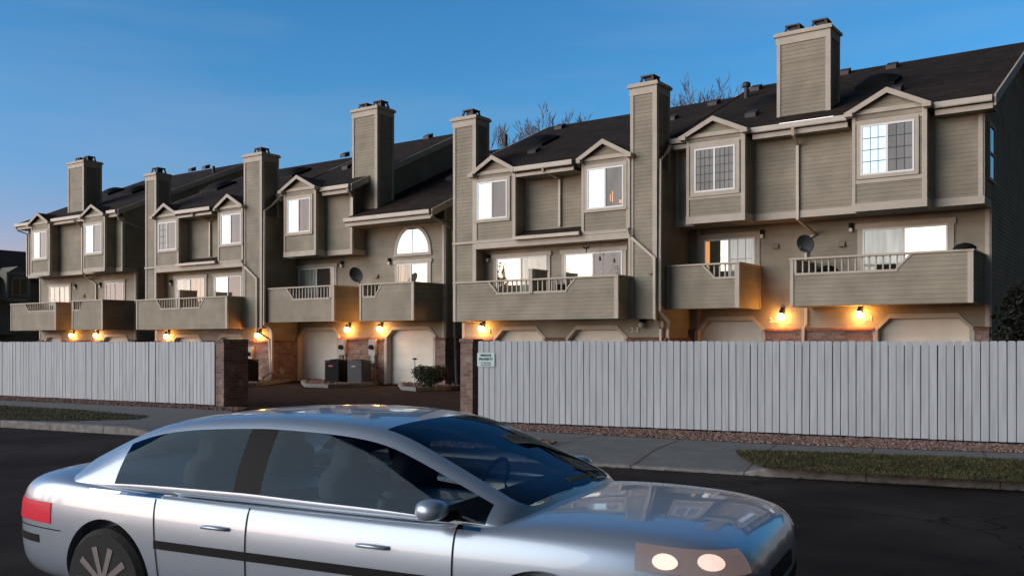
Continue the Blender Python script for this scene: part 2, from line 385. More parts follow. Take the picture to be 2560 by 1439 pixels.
def roof(b, x0, x1, Ye, Yr, m, c, rakes=(0, 1), back=None, th=.17):
    z = lambda y: m*y+c
    Yb = back or 2*Yr-Ye
    pr = [(x0, Ye, z(Ye)), (x0, Yr, z(Yr)), (x0, Yb, z(Yr)-m*(Yb-Yr)), (x0, Yb, z(Yr)-m*(Yb-Yr)-th), (x0, Yr, z(Yr)-th), (x0, Ye, z(Ye)-th)]
    o = MB().prism(pr, (x1-x0, 0, 0)).build('roof', 'roof', b)
    r = MB()
    for k in rakes:
        X = x1 if k else x0-.05
        r.prism([(X, Ye, z(Ye)+.015), (X, Yr, z(Yr)+.015), (X, Yr, z(Yr)-.24), (X, Ye, z(Ye)-.24)], (.05, 0, 0))
        r.prism([(X, Yr, z(Yr)+.015), (X, Yb, z(Yr)-m*(Yb-Yr)+.015), (X, Yb, z(Yr)-m*(Yb-Yr)-.24), (X, Yr, z(Yr)-.24)], (.05, 0, 0))
    if rakes: r.sep('rake_board', 'trim', o)
    return o
def gutter(b, x0, x1, Ye, ze, wallY):
    g = MB(); g.box(x0, x1, Ye-.12, Ye-.002, ze-.13, ze+.0); g.box(x0, x1, Ye-.105, Ye-.004, ze-.145, ze-.131)
    o = g.build('gutter', 'gutter', b)
    f = MB(); f.box(x0, x1, Ye, Ye+.04, ze-.30, ze-.02); f.build('fascia', 'trim', o)
    s = MB(); s.box(x0, x1, Ye+.041, wallY+.1, ze-.29, ze-.27); s.build('soffit', 'soffit', o)
    return o
def rakerange(y0, y1, Yr, m, c, Yb):
    z = lambda y: m*y+c
    def f(zz):
        a = max(y0, (zz-c)/m); bb = min(y1, Yr+(z(Yr)-zz)/m) if zz > 0 else y1
        return [(a, max(a, bb))]
    return f
def dormer(b, Y, xl, xr, zbot, ze, zap, m, c, backY, band=.18, beltz=None, topboard=True):
    """a bay: sided box with a gable over it running back into the main roof"""
    s = MB(); s.rect(xl, xr, zbot+band, ze-.05, Y); s.srect(Y, backY, zbot+band, ze-.05, xr)
    xm = (xl+xr)/2; hw = (xr-xl)/2
    s.front(ze-.05, zap-.06, Y, lambda z: [(xm-hw*(zap-z)/(zap-ze+.05), xm+hw*(zap-z)/(zap-ze+.05))])
    s.box(xl+.01, xr-.01, Y+.01, backY+.2, zbot+.02, ze-.05)
    o = s.build('bay', 'siding', b)
    t = MB(); cw = .085
    t.box(xl, xl+cw, Y-.035, Y, zbot+band, ze-.06); t.box(xr-cw, xr+.03, Y-.035, Y+.0, zbot+band, ze-.06)
    t.box(xr, xr+.03, Y, Y+cw, zbot+band, ze-.06)
    t.box(xl-.01, xr+.035, Y-.045, Y+.0, zbot, zbot+band); t.box(xr, xr+.045, Y, backY, zbot, zbot+band)
    t.box(xl, xr, Y-.05, Y, ze-.06, ze+.05)
    if beltz: t.box(xl+cw, xr-cw, Y-.03, Y, beltz-.05, beltz+.04)
    t.sep('trim_board', 'trim', o)
    # gable roof
    ov = .12; yf = Y-.16; sl = (zap-ze)/hw; zl = ze-sl*ov+.06; za = zap+.06
    ye, ya = (zl-c)/m+.25, (za-c)/m+.25
    g = MB()
    for sgn in (-1, 1):
        xe = xm+sgn*(hw+ov)
        P = [(xm,yf,za),(xe,yf,zl),(xe,ye,zl),(xm,ya,za)]; Q = [(p[0],p[1],p[2]-.07) for p in P]
        g.poly(P); g.poly(Q[::-1])
        for i in range(4): j = (i+1) % 4; g.poly([P[i],P[j],Q[j],Q[i]])
    ro = g.build('gable_roof', 'roof', o)
    k = MB()
    for sgn in (-1, 1):
        xe = xm+sgn*(hw+ov)
        k.prism([(xm,yf-.03,za+.012),(xe,yf-.03,zl+.012),(xe,yf-.03,zl-.12),(xm,yf-.03,za-.13)], (0, .035, 0))
    xr2, xl2 = xm+hw+ov, xm-hw-ov
    k.box(xr2-.17, xr2+.035, yf-.06, yf+.25, zl-.11, zl-.0); k.box(xl2-.035, xl2+.17, yf-.06, yf+.25, zl-.11, zl-.0)
    k.build('gable_trim', 'trim', o)
    return o
def chimney(b, x0, x1, y0, y1, z0, z1, caps=1, zside=None, name='chimney', trimz=None):
    zside = z0 if zside is None else zside
    s = MB(); s.rect(x0, x1, z0, z1-.1, y0); s.srect(y0, y1, zside, z1-.1, x1)
    s.box(x0+.005, x1-.005, y0+.005, y1, z0, z1-.1)
    o = s.build(name, 'siding', b)
    t = MB(); c = .10
    tz = z0 if trimz is None else trimz
    t.box(x0, x0+c, y0-.035, y0, tz, z1-.32); t.box(x1-c, x1+.035, y0-.035, y0, tz, z1-.32); t.box(x1, x1+.035, y0, y0+c, zside, z1-.32)
    t.box(x1, x1+.035, y1-c, y1, zside, z1-.32)
    t.box(x0, x1+.035, y0-.038, y0, z1-.32, z1-.10); t.box(x1, x1+.038, y0, y1, z1-.32, z1-.10); t.box(x0-.03, x0, y0-.038, y1, z1-.32, z1-.10)
    t.sep('trim_board', 'trim', o)
    p = MB(); p.box(x0-.08, x1+.09, y0-.09, y1+.05, z1-.10, z1-.02); p.box(x0-.05, x1+.05, y0-.05, y1+.02, z1-.02, z1+.02)
    p.build('chimney_cap', 'trim', o)
    for i in range(caps):
        wd = .48; xc = (x0+x1)/2+(0 if caps == 1 else (-.38, .38)[i]); yc = (y0+y1)/2+.02; zb = z1+.02
        f = MB(); h = .27; a, d = wd/2, wd/2-.05
        f.box(xc-a, xc+a, yc-a, yc+a, zb, zb+.06)
        for sx in (-1, 1):
            for sy in (-1, 1): f.prism([(xc+sx*a, yc+sy*a, zb+.06), (xc+sx*(a-.06), yc+sy*a, zb+.06), (xc+sx*(d-.06), yc+sy*d, zb+h-.04), (xc+sx*d, yc+sy*d, zb+h-.04)], (0, -sy*.05, 0))
        f.box(xc-d-.02, xc+d+.02, yc-d-.02, yc+d+.02, zb+h-.04, zb+h); f.box(xc-.12, xc+.12, yc-.12, yc+.12, zb+.06, zb+h-.05)
        f.build('flue_cap', 'flue', o)
    return o
def balcony(b, Y, x0, x1, backY, zb, zt, notches, backYw=None, slots=(), divider=None, stepright=None):
    """front board of the balcony with its cut-away openings (xtl, xbl, xbr, xtr, zn)"""
    zt2 = zt-.05
    def rng(z):
        cuts = []
        for (a, c, d, e, zn) in notches:
            if z > zn:
                k = (z-zn)/(zt2-zn); cuts.append((c+(a-c)*k, d+(e-d)*k))
        out = []; cur = x0
        for l0, r0 in cuts: out.append((cur, l0)); cur = r0
        out.append((cur, x1)); return out
    def rr(z): return rng(z)
    rr.br = [n[4] for n in notches]
    s = MB(); s.front(zb, zt2, Y, rr)
    for (zz0, zz1) in ([(zb, min([n[4] for n in notches]+[zt2]))]):
        s.box(x0+.004, x1-.004, Y+.002, Y+.09, zz0, zz1)
    zn0 = min([n[4] for n in notches]+[zt2])
    if notches:
        cur0 = cur1 = x0+.004
        for (a, c, d, e, zn) in notches:
            s.prism([(cur0, Y+.002, zn), (c, Y+.002, zn), (a, Y+.002, zt2), (cur1, Y+.002, zt2)], (0, .088, 0)); cur0, cur1 = d, e
        s.prism([(cur0, Y+.002, zn0), (x1-.004, Y+.002, zn0), (x1-.004, Y+.002, zt2), (cur1, Y+.002, zt2)], (0, .088, 0))
    s.srect(Y, backY, zb, zt2, x1); s.box(x1-.09, x1-.002, Y+.0905, backY, zb+.002, zt2)
    if backYw: s.box(x0, x0+.09, Y+.0905, backYw, zb+.002, zt2)
    o = s.build('balcony', 'siding', b)
    fl = MB(); fl.box(x0+.1, x1-.1, Y+.095, max(backY, backYw or 0), zb+.03, zb+.16); fl.build('deck_floor', 'soffit', o)
    t = MB(); c = .09
    t.box(x0, x0+c, Y-.035, Y+.0, zb, zt2); t.box(x1-c, x1+.035, Y-.035, Y+.0, zb, zt2)
    t.box(x1, x1+.035, Y, Y+c*.4, zb, zt2); t.box(x1, x1+.03, backY-.06, backY, zb, zt2)
    t.box(x0-.02, x1+.055, Y-.055, Y+.13, zt2, zt); t.box(x1-.12, x1+.055, Y+.13, backY, zt2, zt)
    if backYw: t.box(x0-.02, x0+.12, Y+.13, backYw, zt2, zt)
    w_ = .055
    for (a, cc, d, e, zn) in notches:
        t.box(cc-.02, d+.02, Y-.03, Y+.11, zn-.06, zn)
        if abs(a-cc) > .02: t.prism([(cc-.02, Y-.028, zn), (cc+.035, Y-.028, zn), (a+.035, Y-.028, zt2), (a-.04, Y-.028, zt2)], (0, .136, 0))
        else: t.box(a-.04, a+.02, Y-.028, Y+.108, zn, zt2)
        if abs(d-e) > .02: t.prism([(d-.035, Y-.028, zn), (d+.02, Y-.028, zn), (e+.04, Y-.028, zt2), (e-.035, Y-.028, zt2)], (0, .136, 0))
        else: t.box(d-.02, d+.10, Y-.028, Y+.108, zn, zt2)
    t.build('balcony_trim', 'trim', o)
    for (a, cc, d, e, zn) in notches:
        g = MB(); n = max(3, round(abs(d-cc)/.17)); lo, hi = min(a, cc), max(d, e)
        k = round((hi-lo)/.165)
        for i in range(1, k):
            x = lo+(hi-lo)*i/k; zlo = zn
            if x < cc: zlo = zn+(zt2-zn)*(cc-x)/(cc-a)
            if x > d: zlo = zn+(zt2-zn)*(x-d)/(e-d)
            if zt2-zlo > .12: g.box(x-.018, x+.018, Y+.02, Y+.06, zlo, zt2)
        if g.v: g.build('railing', 'trim', o)
    if divider:
        xd, zd = divider; d = MB(); d.srect(Y+.1, backYw or backY, zb+.2, zd-.05, xd+.05); d.box(xd-.05, xd+.049, Y+.1, backYw or backY, zb+.2, zd-.05)
        dv = d.build('privacy_panel', 'siding', o)
        tt = MB(); tt.box(xd-.06, xd+.07, Y-.06, Y+.099, zn0-.05, zd-.05); tt.box(xd-.08, xd+.09, Y-.07, backYw or backY, zd-.05, zd); tt.build('panel_cap', 'trim', dv)
    return o
def garage_wall(b, Y, x0, x1, doors, zopen, zbrick, ztop, zg, ch=.34, x1trim=True):
    s = MB(); br = MB(); lg = MB()
    xs = [x0]+[v for d in doors for v in d]+[x1]
    s.rect(x0, x1, zopen, ztop, Y)
    s.box(x0+.01, x1-.01, Y+.005, Y+.3, zopen+.03, ztop)
    for i in range(0, len(xs), 2):
        a, c = xs[i], xs[i+1]
        if c-a < .02: continue
        s.rect(a, c, zbrick, zopen, Y); s.box(a, c, Y+.005, Y+.3, zg, zopen+.029)
        br.box(a, c, Y-.09, Y+.001, zg, zbrick-.09); lg.prism([(a-.01, Y-.13, zbrick-.09), (a-.01, Y-.13, zbrick-.035), (a-.01, Y-.02, zbrick+.01), (a-.01, Y-.02, zbrick-.09)], (c-a+.02, 0, 0))
    for a, c in doors:
        s.front(zopen-ch, zopen, Y, lambda z: [(a, a+(z-zopen+ch))]); s.front(zopen-ch, zopen, Y, lambda z: [(c-(z-zopen+ch), c)])
    o = s.build('wall', 'siding', b)
    if br.v: br.sep('brick_base', 'brick', o); lg.sep('brick_ledge', 'ledge', o)
    for a, c in doors:
        f = MB(); t = .12; p = .045
        f.box(a-.02, a+t-.02, Y-p-(.06), Y+.26, zg, zopen-ch); f.box(c-t+.02, c+.02, Y-p-(.06), Y+.26, zg, zopen-ch)
        f.box(a+ch, c-ch, Y-p, Y+.26, zopen-t+.02, zopen+.02)
        f.prism([(a-.02, Y-p, zopen-ch), (a+t-.02, Y-p, zopen-ch), (a+ch, Y-p, zopen-t+.02), (a+ch, Y-p, zopen+.02)], (0, .30, 0))
        f.prism([(c+.02, Y-p, zopen-ch), (c-t+.02, Y-p, zopen-ch), (c-ch, Y-p, zopen-t+.02), (c-ch, Y-p, zopen+.02)], (0, .30, 0))
        d = MB(); zz = zg; n = 4; hh = (zopen-zg)/n
        for k in range(n):
            d.box(a+.02, c-.02, Y+.19, Y+.24, zg+k*hh+.008, zg+(k+1)*hh-.008); d.box(a+.02, c-.02, Y+.215, Y+.24, zg+k*hh-.008, zg+k*hh+.008)
            for j in range(1, 4): d.box(a+.02, c-.02, Y+.1865, Y+.19, zg+k*hh+hh*j/4-.045, zg+k*hh+hh*j/4+.045)
        d.box((a+c)/2-.09, (a+c)/2+.09, Y+.16, Y+.186, zg+hh*.55, zg+hh*.55+.03)
        do = d.build('garage_door', 'door', b); f.build('door_casing', 'trim', do)
    return o
def pipe(b, pts, name='downspout', r=.055, m='gutter'):
    return MB().tube(pts, r, 4).build(name, m, b)
def lampfix(b, u, v, Y, name='deck_light'):
    x, z = XF(u, Y), ZF(u, v, Y)
    o = B(x-.05, x+.05, Y-.10, Y-.02, z-.02, z+.12).build(name, 'black', b)
    B(x-.042, x+.042, Y-.11, Y-.03, z-.12, z-.02).build('lamp_glass', 'globeoff', o)
def vent(b, u, v, Y):
    x, z = XF(u, Y), ZF(u, v, Y)
    MB().prism([(x-.09, Y-.02, z+.08), (x-.09, Y-.12, z-.08), (x-.09, Y-.02, z-.08)], (.18, 0, 0)).build('wall_vent', 'core', b)
def eastwall(b, X, yU, yL, yB, zg, zs, Yr, m, c, zbrick=None, corner=True):
    s = MB(); Yb = 2*Yr-yU
    s.side(zg, zs, X, lambda z: [(yL, yB)])
    s.side(zs, m*Yr+c-.05, X, rakerange(yU, yB, Yr, m, c-.05, Yb), bh=.112)
    zE = m*yU+c-.06; zR = m*Yr+c-.06; zB_ = zR-m*(yB-Yr)
    s.prism([(X-.3, yU+.01, zs+.01), (X-.3, yU+.01, zE), (X-.3, Yr, zR), (X-.3, yB, zB_), (X-.3, yB, zs+.01)], (.298, 0, 0))
    s.box(X-.3, X-.002, yL+.01, yB, zg, zs+.01)
    o = s.build('end_wall', 'siding', b)
    if corner:
        t = MB(); t.box(X, X+.035, yL, yL+.10, zg if zbrick is None else zbrick, zs); t.box(X, X+.035, yU, yU+.10, zs, zE-.2)
        if yL-yU > .1: t.box(X, X+.04, yU, yL, zs-.02, zs+.16)
        t.sep('trim_board', 'trim', o)
    if zbrick:
        B(X, X+.09, yL-.09, yB, zg, zbrick-.09).build('brick_base', 'brick', o); B(X, X+.12, yL-.11, yB, zbrick-.09, zbrick).build('brick_ledge', 'ledge', o)
    return o

# =============================================================== RIGHT BUILDING (two house fronts)
GRP = 'townhouse buildings behind the fence'
br = thing('townhouse_building', (-12, 28, 0), 'large beige sided townhouse building filling the right half, wide double-flue chimney on top', 'building', GRP)
m1, c1 = .448, -5.17+CAMZ
zg1 = .2
YL, YU, YB = 26.0, 25.0, 24.42
XE, XW = -3.86, -12.03
zs = 3.36+CAMZ
hb = lambda H: H+CAMZ
# ground and second storey
dA = (XF(1741, YL), XF(1914, YL)); dB = (XF(2187, YL), XF(2436, YL))
garage_wall(br, YL, XW, XE, [dA, dB], hb(.70), hb(.36), zs+.1, zg1, ch=.38)
MB().box(XE-.10, XE, YL-.035, YL, hb(.36), zs).box(XW+.24, XW+.34, YL-.035, YL, hb(.36), zs).sep('trim_board', 'trim', br)
# top storey
s = MB(); s.rect(XW, XE, zs+.16, hb(5.75), YU); s.box(XW+.01, XE-.3, YU+.01, YU+1.3, zs+.01, hb(5.6))
up = s.build('upper_wall', 'siding', br)
t = MB(); t.box(XW, XE+.04, YU-.04, YU, zs-.02, zs+.17)
t.box(XE-.10, XE, YU-.035, YU, zs+.17, hb(5.6)); t.box(XF(1874, YU), XF(1884, YU), YU-.035, YU, zs+.17, hb(5.6)); t.box(XF(2324, YU), XF(2333, YU), YU-.035, YU, zs+.17, hb(5.6)); t.box(XF(1690, YU), XF(1697, YU), YU-.035, YU, zs+.17, hb(5.55))
t.sep('trim_board', 'trim', up)
B(XW, XE, YU, YL, zs-.005, zs+.02).build('soffit', 'soffit', up)
eastwall(br, XE, YU, YL, 37, 0, zs, 31.5, m1, c1)
xb1 = (XF(1717, YB), XF(1861, YB)); xb2 = (XF(2131, YB), XF(2315, YB))
for (xa, xb), ue, ap, bot in ((xb1, 5.80, 6.20, 3.32), (xb2, 5.82, 6.26, 3.30)):
    dormer(br, YB, xa, xb, hb(bot), hb(ue), hb(ap), m1, c1, YU, beltz=hb(5.57), band=.2)
Zs = lambda u, v: ZF(u, v, YB)
window(br, YB, XF(1738, YB), XF(1839, YB), hb(4.19), hb(5.42), 'p_screen', 'p_screen', grid=(4, 5), grids='lr', cas=.13)
window(br, YB, XF(2153, YB), XF(2287, YB), hb(4.20), hb(5.47), 'p_bright', 'p_screen', grid=(3, 4), grids='lr', cas=.10)
for (xa, xb) in (xb1, xb2):
    B(xa+.086, xb-.086, YB-.028, YB, hb(4.0), hb(4.10)).build('belt_board', 'trim', br)
# roof
rf = roof(br, XW-.15, XE+.30, 24.55, 31.5, m1, c1)
gutter(br, XF(1676, 24.5), xb1[0]-.02, 24.55, m1*24.55+c1, YU)
gutter(br, xb1[1]+.18, xb2[0]-.16, 24.55, m1*24.55+c1, YU); gutter(br, xb2[1]+.18, XE+.28, 24.55, m1*24.55+c1, YU)
MB().box(XF(1950, 24.5), XF(2085, 24.5), 24.44, 24.545, m1*24.5+c1+.02, m1*24.5+c1+.035).build('flashing', 'flash', br)
chimney(br, XF(1943, 25.6), XF(2074, 25.6), 25.6, 26.45, hb(6.2), hb(8.62), caps=2)
# sliding doors and balconies
window(br, YL, XF(1762, YL), XF(1889, YL), hb(1.2), hb(3.02), 'p_low', 'p_curt', cas=.14, split=.5, grid=(3, 3), grids='r', head=True, name='sliding_door')
window(br, YL, XF(2158, YL), XF(2371, YL), hb(1.2), hb(3.02), 'p_curt', 'p_low', cas=.14, split=.49, head=True, name='sliding_door')
B(XF(1764.5, YL), XF(1776, YL), YL-.052, YL-.0462, hb(1.24), hb(2.97)).build('lit_curtain', 'glow', br)
yA, yB_ = 24.4, 24.3
balcony(br, yA, XW+.01, XF(1846, yA), YL, hb(.918), hb(2.18), [(XF(1758, yA), XF(1785, yA), XF(1839, yA), XF(1839, yA), hb(1.79))])
balcony(br, yB_, XF(1976, yB_), XF(2430, yB_), YL, hb(.915), hb(2.19), [(XF(1990, yB_), XF(1990, yB_), XF(2242, yB_), XF(2278, yB_), hb(1.79))], backYw=YL)
lampfix(br, 1907, 585, YL); lampfix(br, 2129, 569, YL); vent(br, 1940, 614, YL); vent(br, 2105, 609, YL)
pipe(br, [(XF(1983, 24.45), 24.42, hb(5.68)), (XF(1983, 24.45), 24.45, hb(5.5)), (XF(1996, YU), YU-.06, hb(5.30)), (XF(1996, YU), YU-.06, hb(3.3)), (XF(2000, YU)+.1, YL-.07, hb(2.98)), (XF(2017, YL), YL-.07, hb(2.85)), (XF(2017, YL), YL-.07, hb(.48)), (XF(2013, YL), YL-.16, hb(.36)), (XF(2013, YL), YL-.16, zg1)])
# window and meter boxes on the shaded end wall
e = MB(); ya, yb = 25.7, 26.5
e.box(XE, XE+.06, ya-.08, ya, hb(4.0), hb(5.45)); e.box(XE, XE+.06, yb, yb+.08, hb(4.0), hb(5.45)); e.box(XE, XE+.06, ya, yb, hb(5.37), hb(5.45)); e.box(XE, XE+.06, ya, yb, hb(4.0), hb(4.08)); e.box(XE, XE+.06, ya, yb, hb(4.68), hb(4.73))
eo = e.build('window', 'trim', br); B(XE+.02, XE+.035, ya, yb, hb(4.08), hb(4.68)).build('pane', 'p_bright', eo); B(XE+.02, XE+.035, ya, yb, hb(4.73), hb(5.37)).build('pane', 'p_bright', eo)

# ---- left front of the right building
def front_b(b, XW, XE, ZO, m, c, us, zg, zbrick, zopen, beltH, railH, Yc=23.8):
    """the forward house front: chimney at each end, two bays, recessed porch.  us: measured columns"""
    Yp = 24.28; Yb_ = 23.76; H = lambda h: hb(h)+ZO
    doors = [(XF(a, Yp), XF(bb, Yp)) for a, bb in us['doors']]
    garage_wall(b, Yp, XW, XE, doors, zopen, zbrick, H(2.98), zg, ch=.36)
    MB().box(XE-.10, XE, Yp-.035, Yp, zbrick, H(.6)).box(XW, XW+.1, Yp-.035, Yp, zbrick, H(.6)).sep('trim_board', 'trim', b)
    cl, cr_ = us['chl'], us['chr']
    zc0 = railH[0]
    chimney(b, XW, XF(cl, Yc), Yc, Yc+.7, zc0, H(7.33), zside=H(2.98))
    chimney(b, XF(cr_, Yc), XE, Yc, Yc+.82, zc0, H(7.38), zside=H(4.9))
    # inner cheek of the porch, header over it
    xc1, xc2 = XF(cl, Yc), XF(cr_, Yc)
    MB().srect(Yc, Yp, zc0, H(3.0), xc1).box(xc1-.1, xc1-.002, Yc+.01, Yp, zc0, H(3.0)).build('porch_cheek', 'siding', b)
    t = MB(); t.box(xc1-.03, xc1+.055, Yc-.05, Yc, zc0, H(2.97)); t.box(xc2-.055, xc2+.02, Yc-.05, Yc, zc0, H(2.97))
    t.box(xc1-.03, xc2+.03, Yc-.055, Yc+.06, H(2.97), H(3.16)); t.box(XW, xc2, Yc-.075, Yc-.056, H(3.16), H(3.24))
    t.sep('porch_trim', 'trim', b)
    B(XW+.02, XE-.02, Yc+.061, Yp+.5, H(2.96), H(2.99)).build('soffit', 'soffit', b)
    # top storey: recess wall and bays
    (a0, a1), (b0, b1) = us['bays']
    xa0, xa1, xb0, xb1 = xc1+.02, XF(a1, Yb_), XF(b0, Yb_), xc2-.02
    Yr_ = Yp+.03
    s = MB(); s.rect(xa1-.3, xb0+.3, H(3.2), H(5.3), Yr_); s.box(XW+.05, XE-.3, Yr_+.01, Yr_+1.5, H(2.95), H(5.25))
    uw = s.build('upper_wall', 'siding', b)
    MB().box(xa1+.02, xa1+.11, Yr_-.035, Yr_, H(3.4), H(5.2)).sep('trim_board', 'trim', uw)
    sk = MB(); sk.prism([(xa1, Yb_-.1, H(3.27)), (xa1, Yr_+.02, H(3.52)), (xa1, Yr_+.02, H(3.2)), (xa1, Yb_-.1, H(3.2))], (xb0-xa1, 0, 0)); so = sk.build('skirt_roof', 'roof', b)
    MB().box(xa1+.02, xb0-.0, Yb_-.2, Yb_-.101, H(3.16), H(3.26)).build('gutter', 'gutter', so)
    dz = H(0)-hb(0)
    for (x0, x1) in ((xa0, xa1), (xb0, xb1)):
        dormer(b, Yb_, x0, x1, H(3.24), H(5.40), H(5.84), m, c, Yr_, band=.02, beltz=None)
    for (ua, ub, l, r, gr, gs) in us['win']:
        window(b, Yb_, XF(ua, Yb_), XF(ub, Yb_), H(3.90), H(5.10), l, r, grid=gr, grids=gs, cas=.10)
    # roof
    Ye = 23.5; roof(b, XW-.2, xc1, Yc+.62, 29.9, m, c, rakes=(0,), back=36.3); roof(b, xc1, xa1+.10, Yb_+.12, 29.9, m, c, rakes=(), back=36.3); roof(b, xa1+.10, xb0-.10, Ye, 29.9, m, c, rakes=(), back=36.3); roof(b, xb0-.10, xc2, Yb_+.12, 29.9, m, c, rakes=(), back=36.3); roof(b, xc2, XE, Yc+.74, 29.9, m, c, rakes=(), back=36.3)
    gutter(b, xa1+.17, xb0-.17, Ye+.05, m*(Ye+.05)+c, Yr_)
    for (ua, ub, l, r, gr, gs) in us['slid']:
        window(b, Yp, XF(ua, Yp), XF(ub, Yp), H(.9), H(2.68), l, r, cas=.12, head=True, name='sliding_door', grid=gr, grids=gs)
    # east wall of this front
    eastwall(b, XE, Yc, Yp, 31, zg, H(.62), 29.9, m, c, zbrick=zbrick, corner=False)
    xm = (xa1+xb0)/2
    pipe(b, [(xm, Ye-.03, H(5.3)), (xm, Ye, H(5.2)), (xm+.12, Yr_-.06, H(5.02)), (xm+.12, Yr_-.06, H(3.55))])
    return xa1, xb0
US2 = dict(doors=[(1236, 1366), (1417, 1571)], chl=1189, chr=1577, bays=[(1190, 1288), (1455, 1572)],
  win=[(1195, 1270, 'p_bright', 'p_screen', (1, 1), ''), (1470, 1561, 'p_bright', 'p_candle', (3, 5), '')],
  slid=[(1243, 1369, 'p_low', 'p_curt', (3, 3), ''), (1414, 1558, 'p_low', 'p_dark', (3, 3), 'r')])
for (ua_, ub_, va_, vb_) in ((1532, 1534.5, 478, 506), (1527, 1529, 486, 503), (1550, 1556, 500, 508)):
    B(XF(ua_, 23.76), XF(ub_, 23.76), 23.76-.0475, 23.76-.0455, ZF(ua_, vb_, 23.76), ZF(ua_, va_, 23.76)).build('lit_candle', 'glow', br)
zb2 = hb(.64)
front_b(br, -19.47, -12.05, 0, m1, -5.15+CAMZ, US2, .05, hb(.10), hb(.45), 0, (zb2, 0))
Yd = 23.0
balcony(br, Yd, XF(1135, Yd), XF(1544, Yd), 23.78, hb(.64), hb(1.873), [(XF(1223, Yd), XF(1243, Yd), XF(1325, Yd), XF(1325, Yd), hb(1.49)), (XF(1332, Yd), XF(1332, Yd), XF(1416, Yd), XF(1438, Yd), hb(1.49))], backYw=23.78, divider=(XF(1328.5, Yd), hb(2.17)))
lampfix(br, 1223, 645, 24.28)
vent(br, 1630, 677, 23.8)
X2 = -12.05
pipe(br, [(XF(1676, 24.4), 24.40, hb(5.62)), (X2+.12, 24.3, hb(5.45)), (X2+.08, 23.9, hb(5.15)), (X2+.08, 23.86, hb(.85)), (X2+.25, 24.1, hb(.55)), (X2+.12, 24.3, hb(.35)), (X2+.12, 24.3, .1)])
pipe(br, [(XF(1574, 23.7), 23.6, hb(3.25)), (XF(1578, 23.7), 23.72, hb(2.98)), (XF(1636, 23.7), 23.72, hb(2.35)), (XF(1636, 23.7), 23.72, hb(.62)), (XF(1650, 24.1), 24.15, hb(.35)), (XF(1652, 24.1), 24.15, .1)], r=.05)

# =============================================================== MIDDLE BUILDING
bm_ = thing('townhouse_building', (-29, 28, 0), 'beige townhouse building behind the gateway, with an arched window', 'building', GRP)
X3E, X3H, X3W = -21.35, -25.3, -29.15
yl, yu, yb = 25.6, 24.9, 24.4
m3, c3 = .47, -5.70+CAMZ; m3l, c3l = .454, -6.56+CAMZ
zg3 = .04; zs3 = hb(3.30)
dC = (XF(745, yl), XF(851, yl)); dD = (XF(966, yl), XF(1092, yl))
garage_wall(bm_, yl, X3W, X3E, [dC, dD], hb(.52), hb(.12), hb(4.55), zg3, ch=.34)
MB().box(X3E-.10, X3E, yl-.035, yl, hb(.12), hb(4.5)).sep('trim_board', 'trim', bm_)
s = MB(); s.rect(X3W, X3H, zs3+.16, hb(5.8), yu); s.srect(yu, 25.5, zs3, hb(5.85), X3H)
s.side(hb(4.4), m3*31.3+c3-.05, X3H, rakerange(yu, 37, 31.3, m3, c3-.05, 38))
s.prism([(X3H-.3, yu+.01, zs3), (X3H-.3, yu+.01, m3*yu+c3-.06), (X3H-.3, 31.3, m3*31.3+c3-.06), (X3H-.3, 37, m3*31.3+c3-2.7), (X3H-.3, 37, zs3)], (.298, 0, 0))
s.box(X3W, X3H-.3, yu+.01, yu+1.2, zs3+.01, hb(5.7))
up = s.build('upper_wall', 'siding', bm_)
t = MB(); t.box(X3W, X3H+.04, yu-.04, yu, zs3-.02, zs3+.17); t.box(X3H, X3H+.04, yu, 25.6, zs3-.02, zs3+.17); t.box(X3H-.09, X3H+.03, yu-.035, yu, zs3+.17, hb(5.7)); t.box(XF(808, yu), XF(813.5, yu), yu-.035, yu, zs3+.17, hb(5.7)); t.box(X3H, X3H+.03, yu, yu+.08, zs3+.17, hb(5.7))
t.sep('trim_board', 'trim', up); B(X3W, X3H, yu, yl, zs3-.005, zs3+.01).build('soffit', 'soffit', up)
xb3 = (XF(711, yb), XF(790, yb))
dormer(bm_, yb, xb3[0], xb3[1], zs3-.02, hb(5.88), hb(6.33), m3, c3, yu, band=.2)
window(bm_, yb, XF(721, yb), XF(778, yb), hb(4.2), hb(5.50), 'p_bright', 'p_screen', cas=.11)
eastwall(bm_, X3E, 25.55, yl, 37, zg3, hb(4.3), 33.3, m3l, c3l, zbrick=hb(.12))
roof(bm_, X3W-.2, X3H+.28, 24.55, 31.3, m3, c3); roof(bm_, X3H+.02, X3E+.3, 24.5, 33.3, m3l, c3l, rakes=(1,))
gutter(bm_, X3W+.02, xb3[0]-.16, 24.55, m3*24.55+c3, yu); gutter(bm_, xb3[1]+.17, X3H+.26, 24.55, m3*24.55+c3, yu)
gutter(bm_, X3H+.04, X3E+.28, 24.5, m3l*24.5+c3l, yl)
MB().box(X3H+.03, X3E, yl-.03, yl, hb(4.2), hb(4.34)).build('frieze_board', 'trim', bm_)
chimney(bm_, XF(882, 25.5), XF(943, 25.5), 25.5, 26.4, hb(4.8), hb(8.88), caps=2)
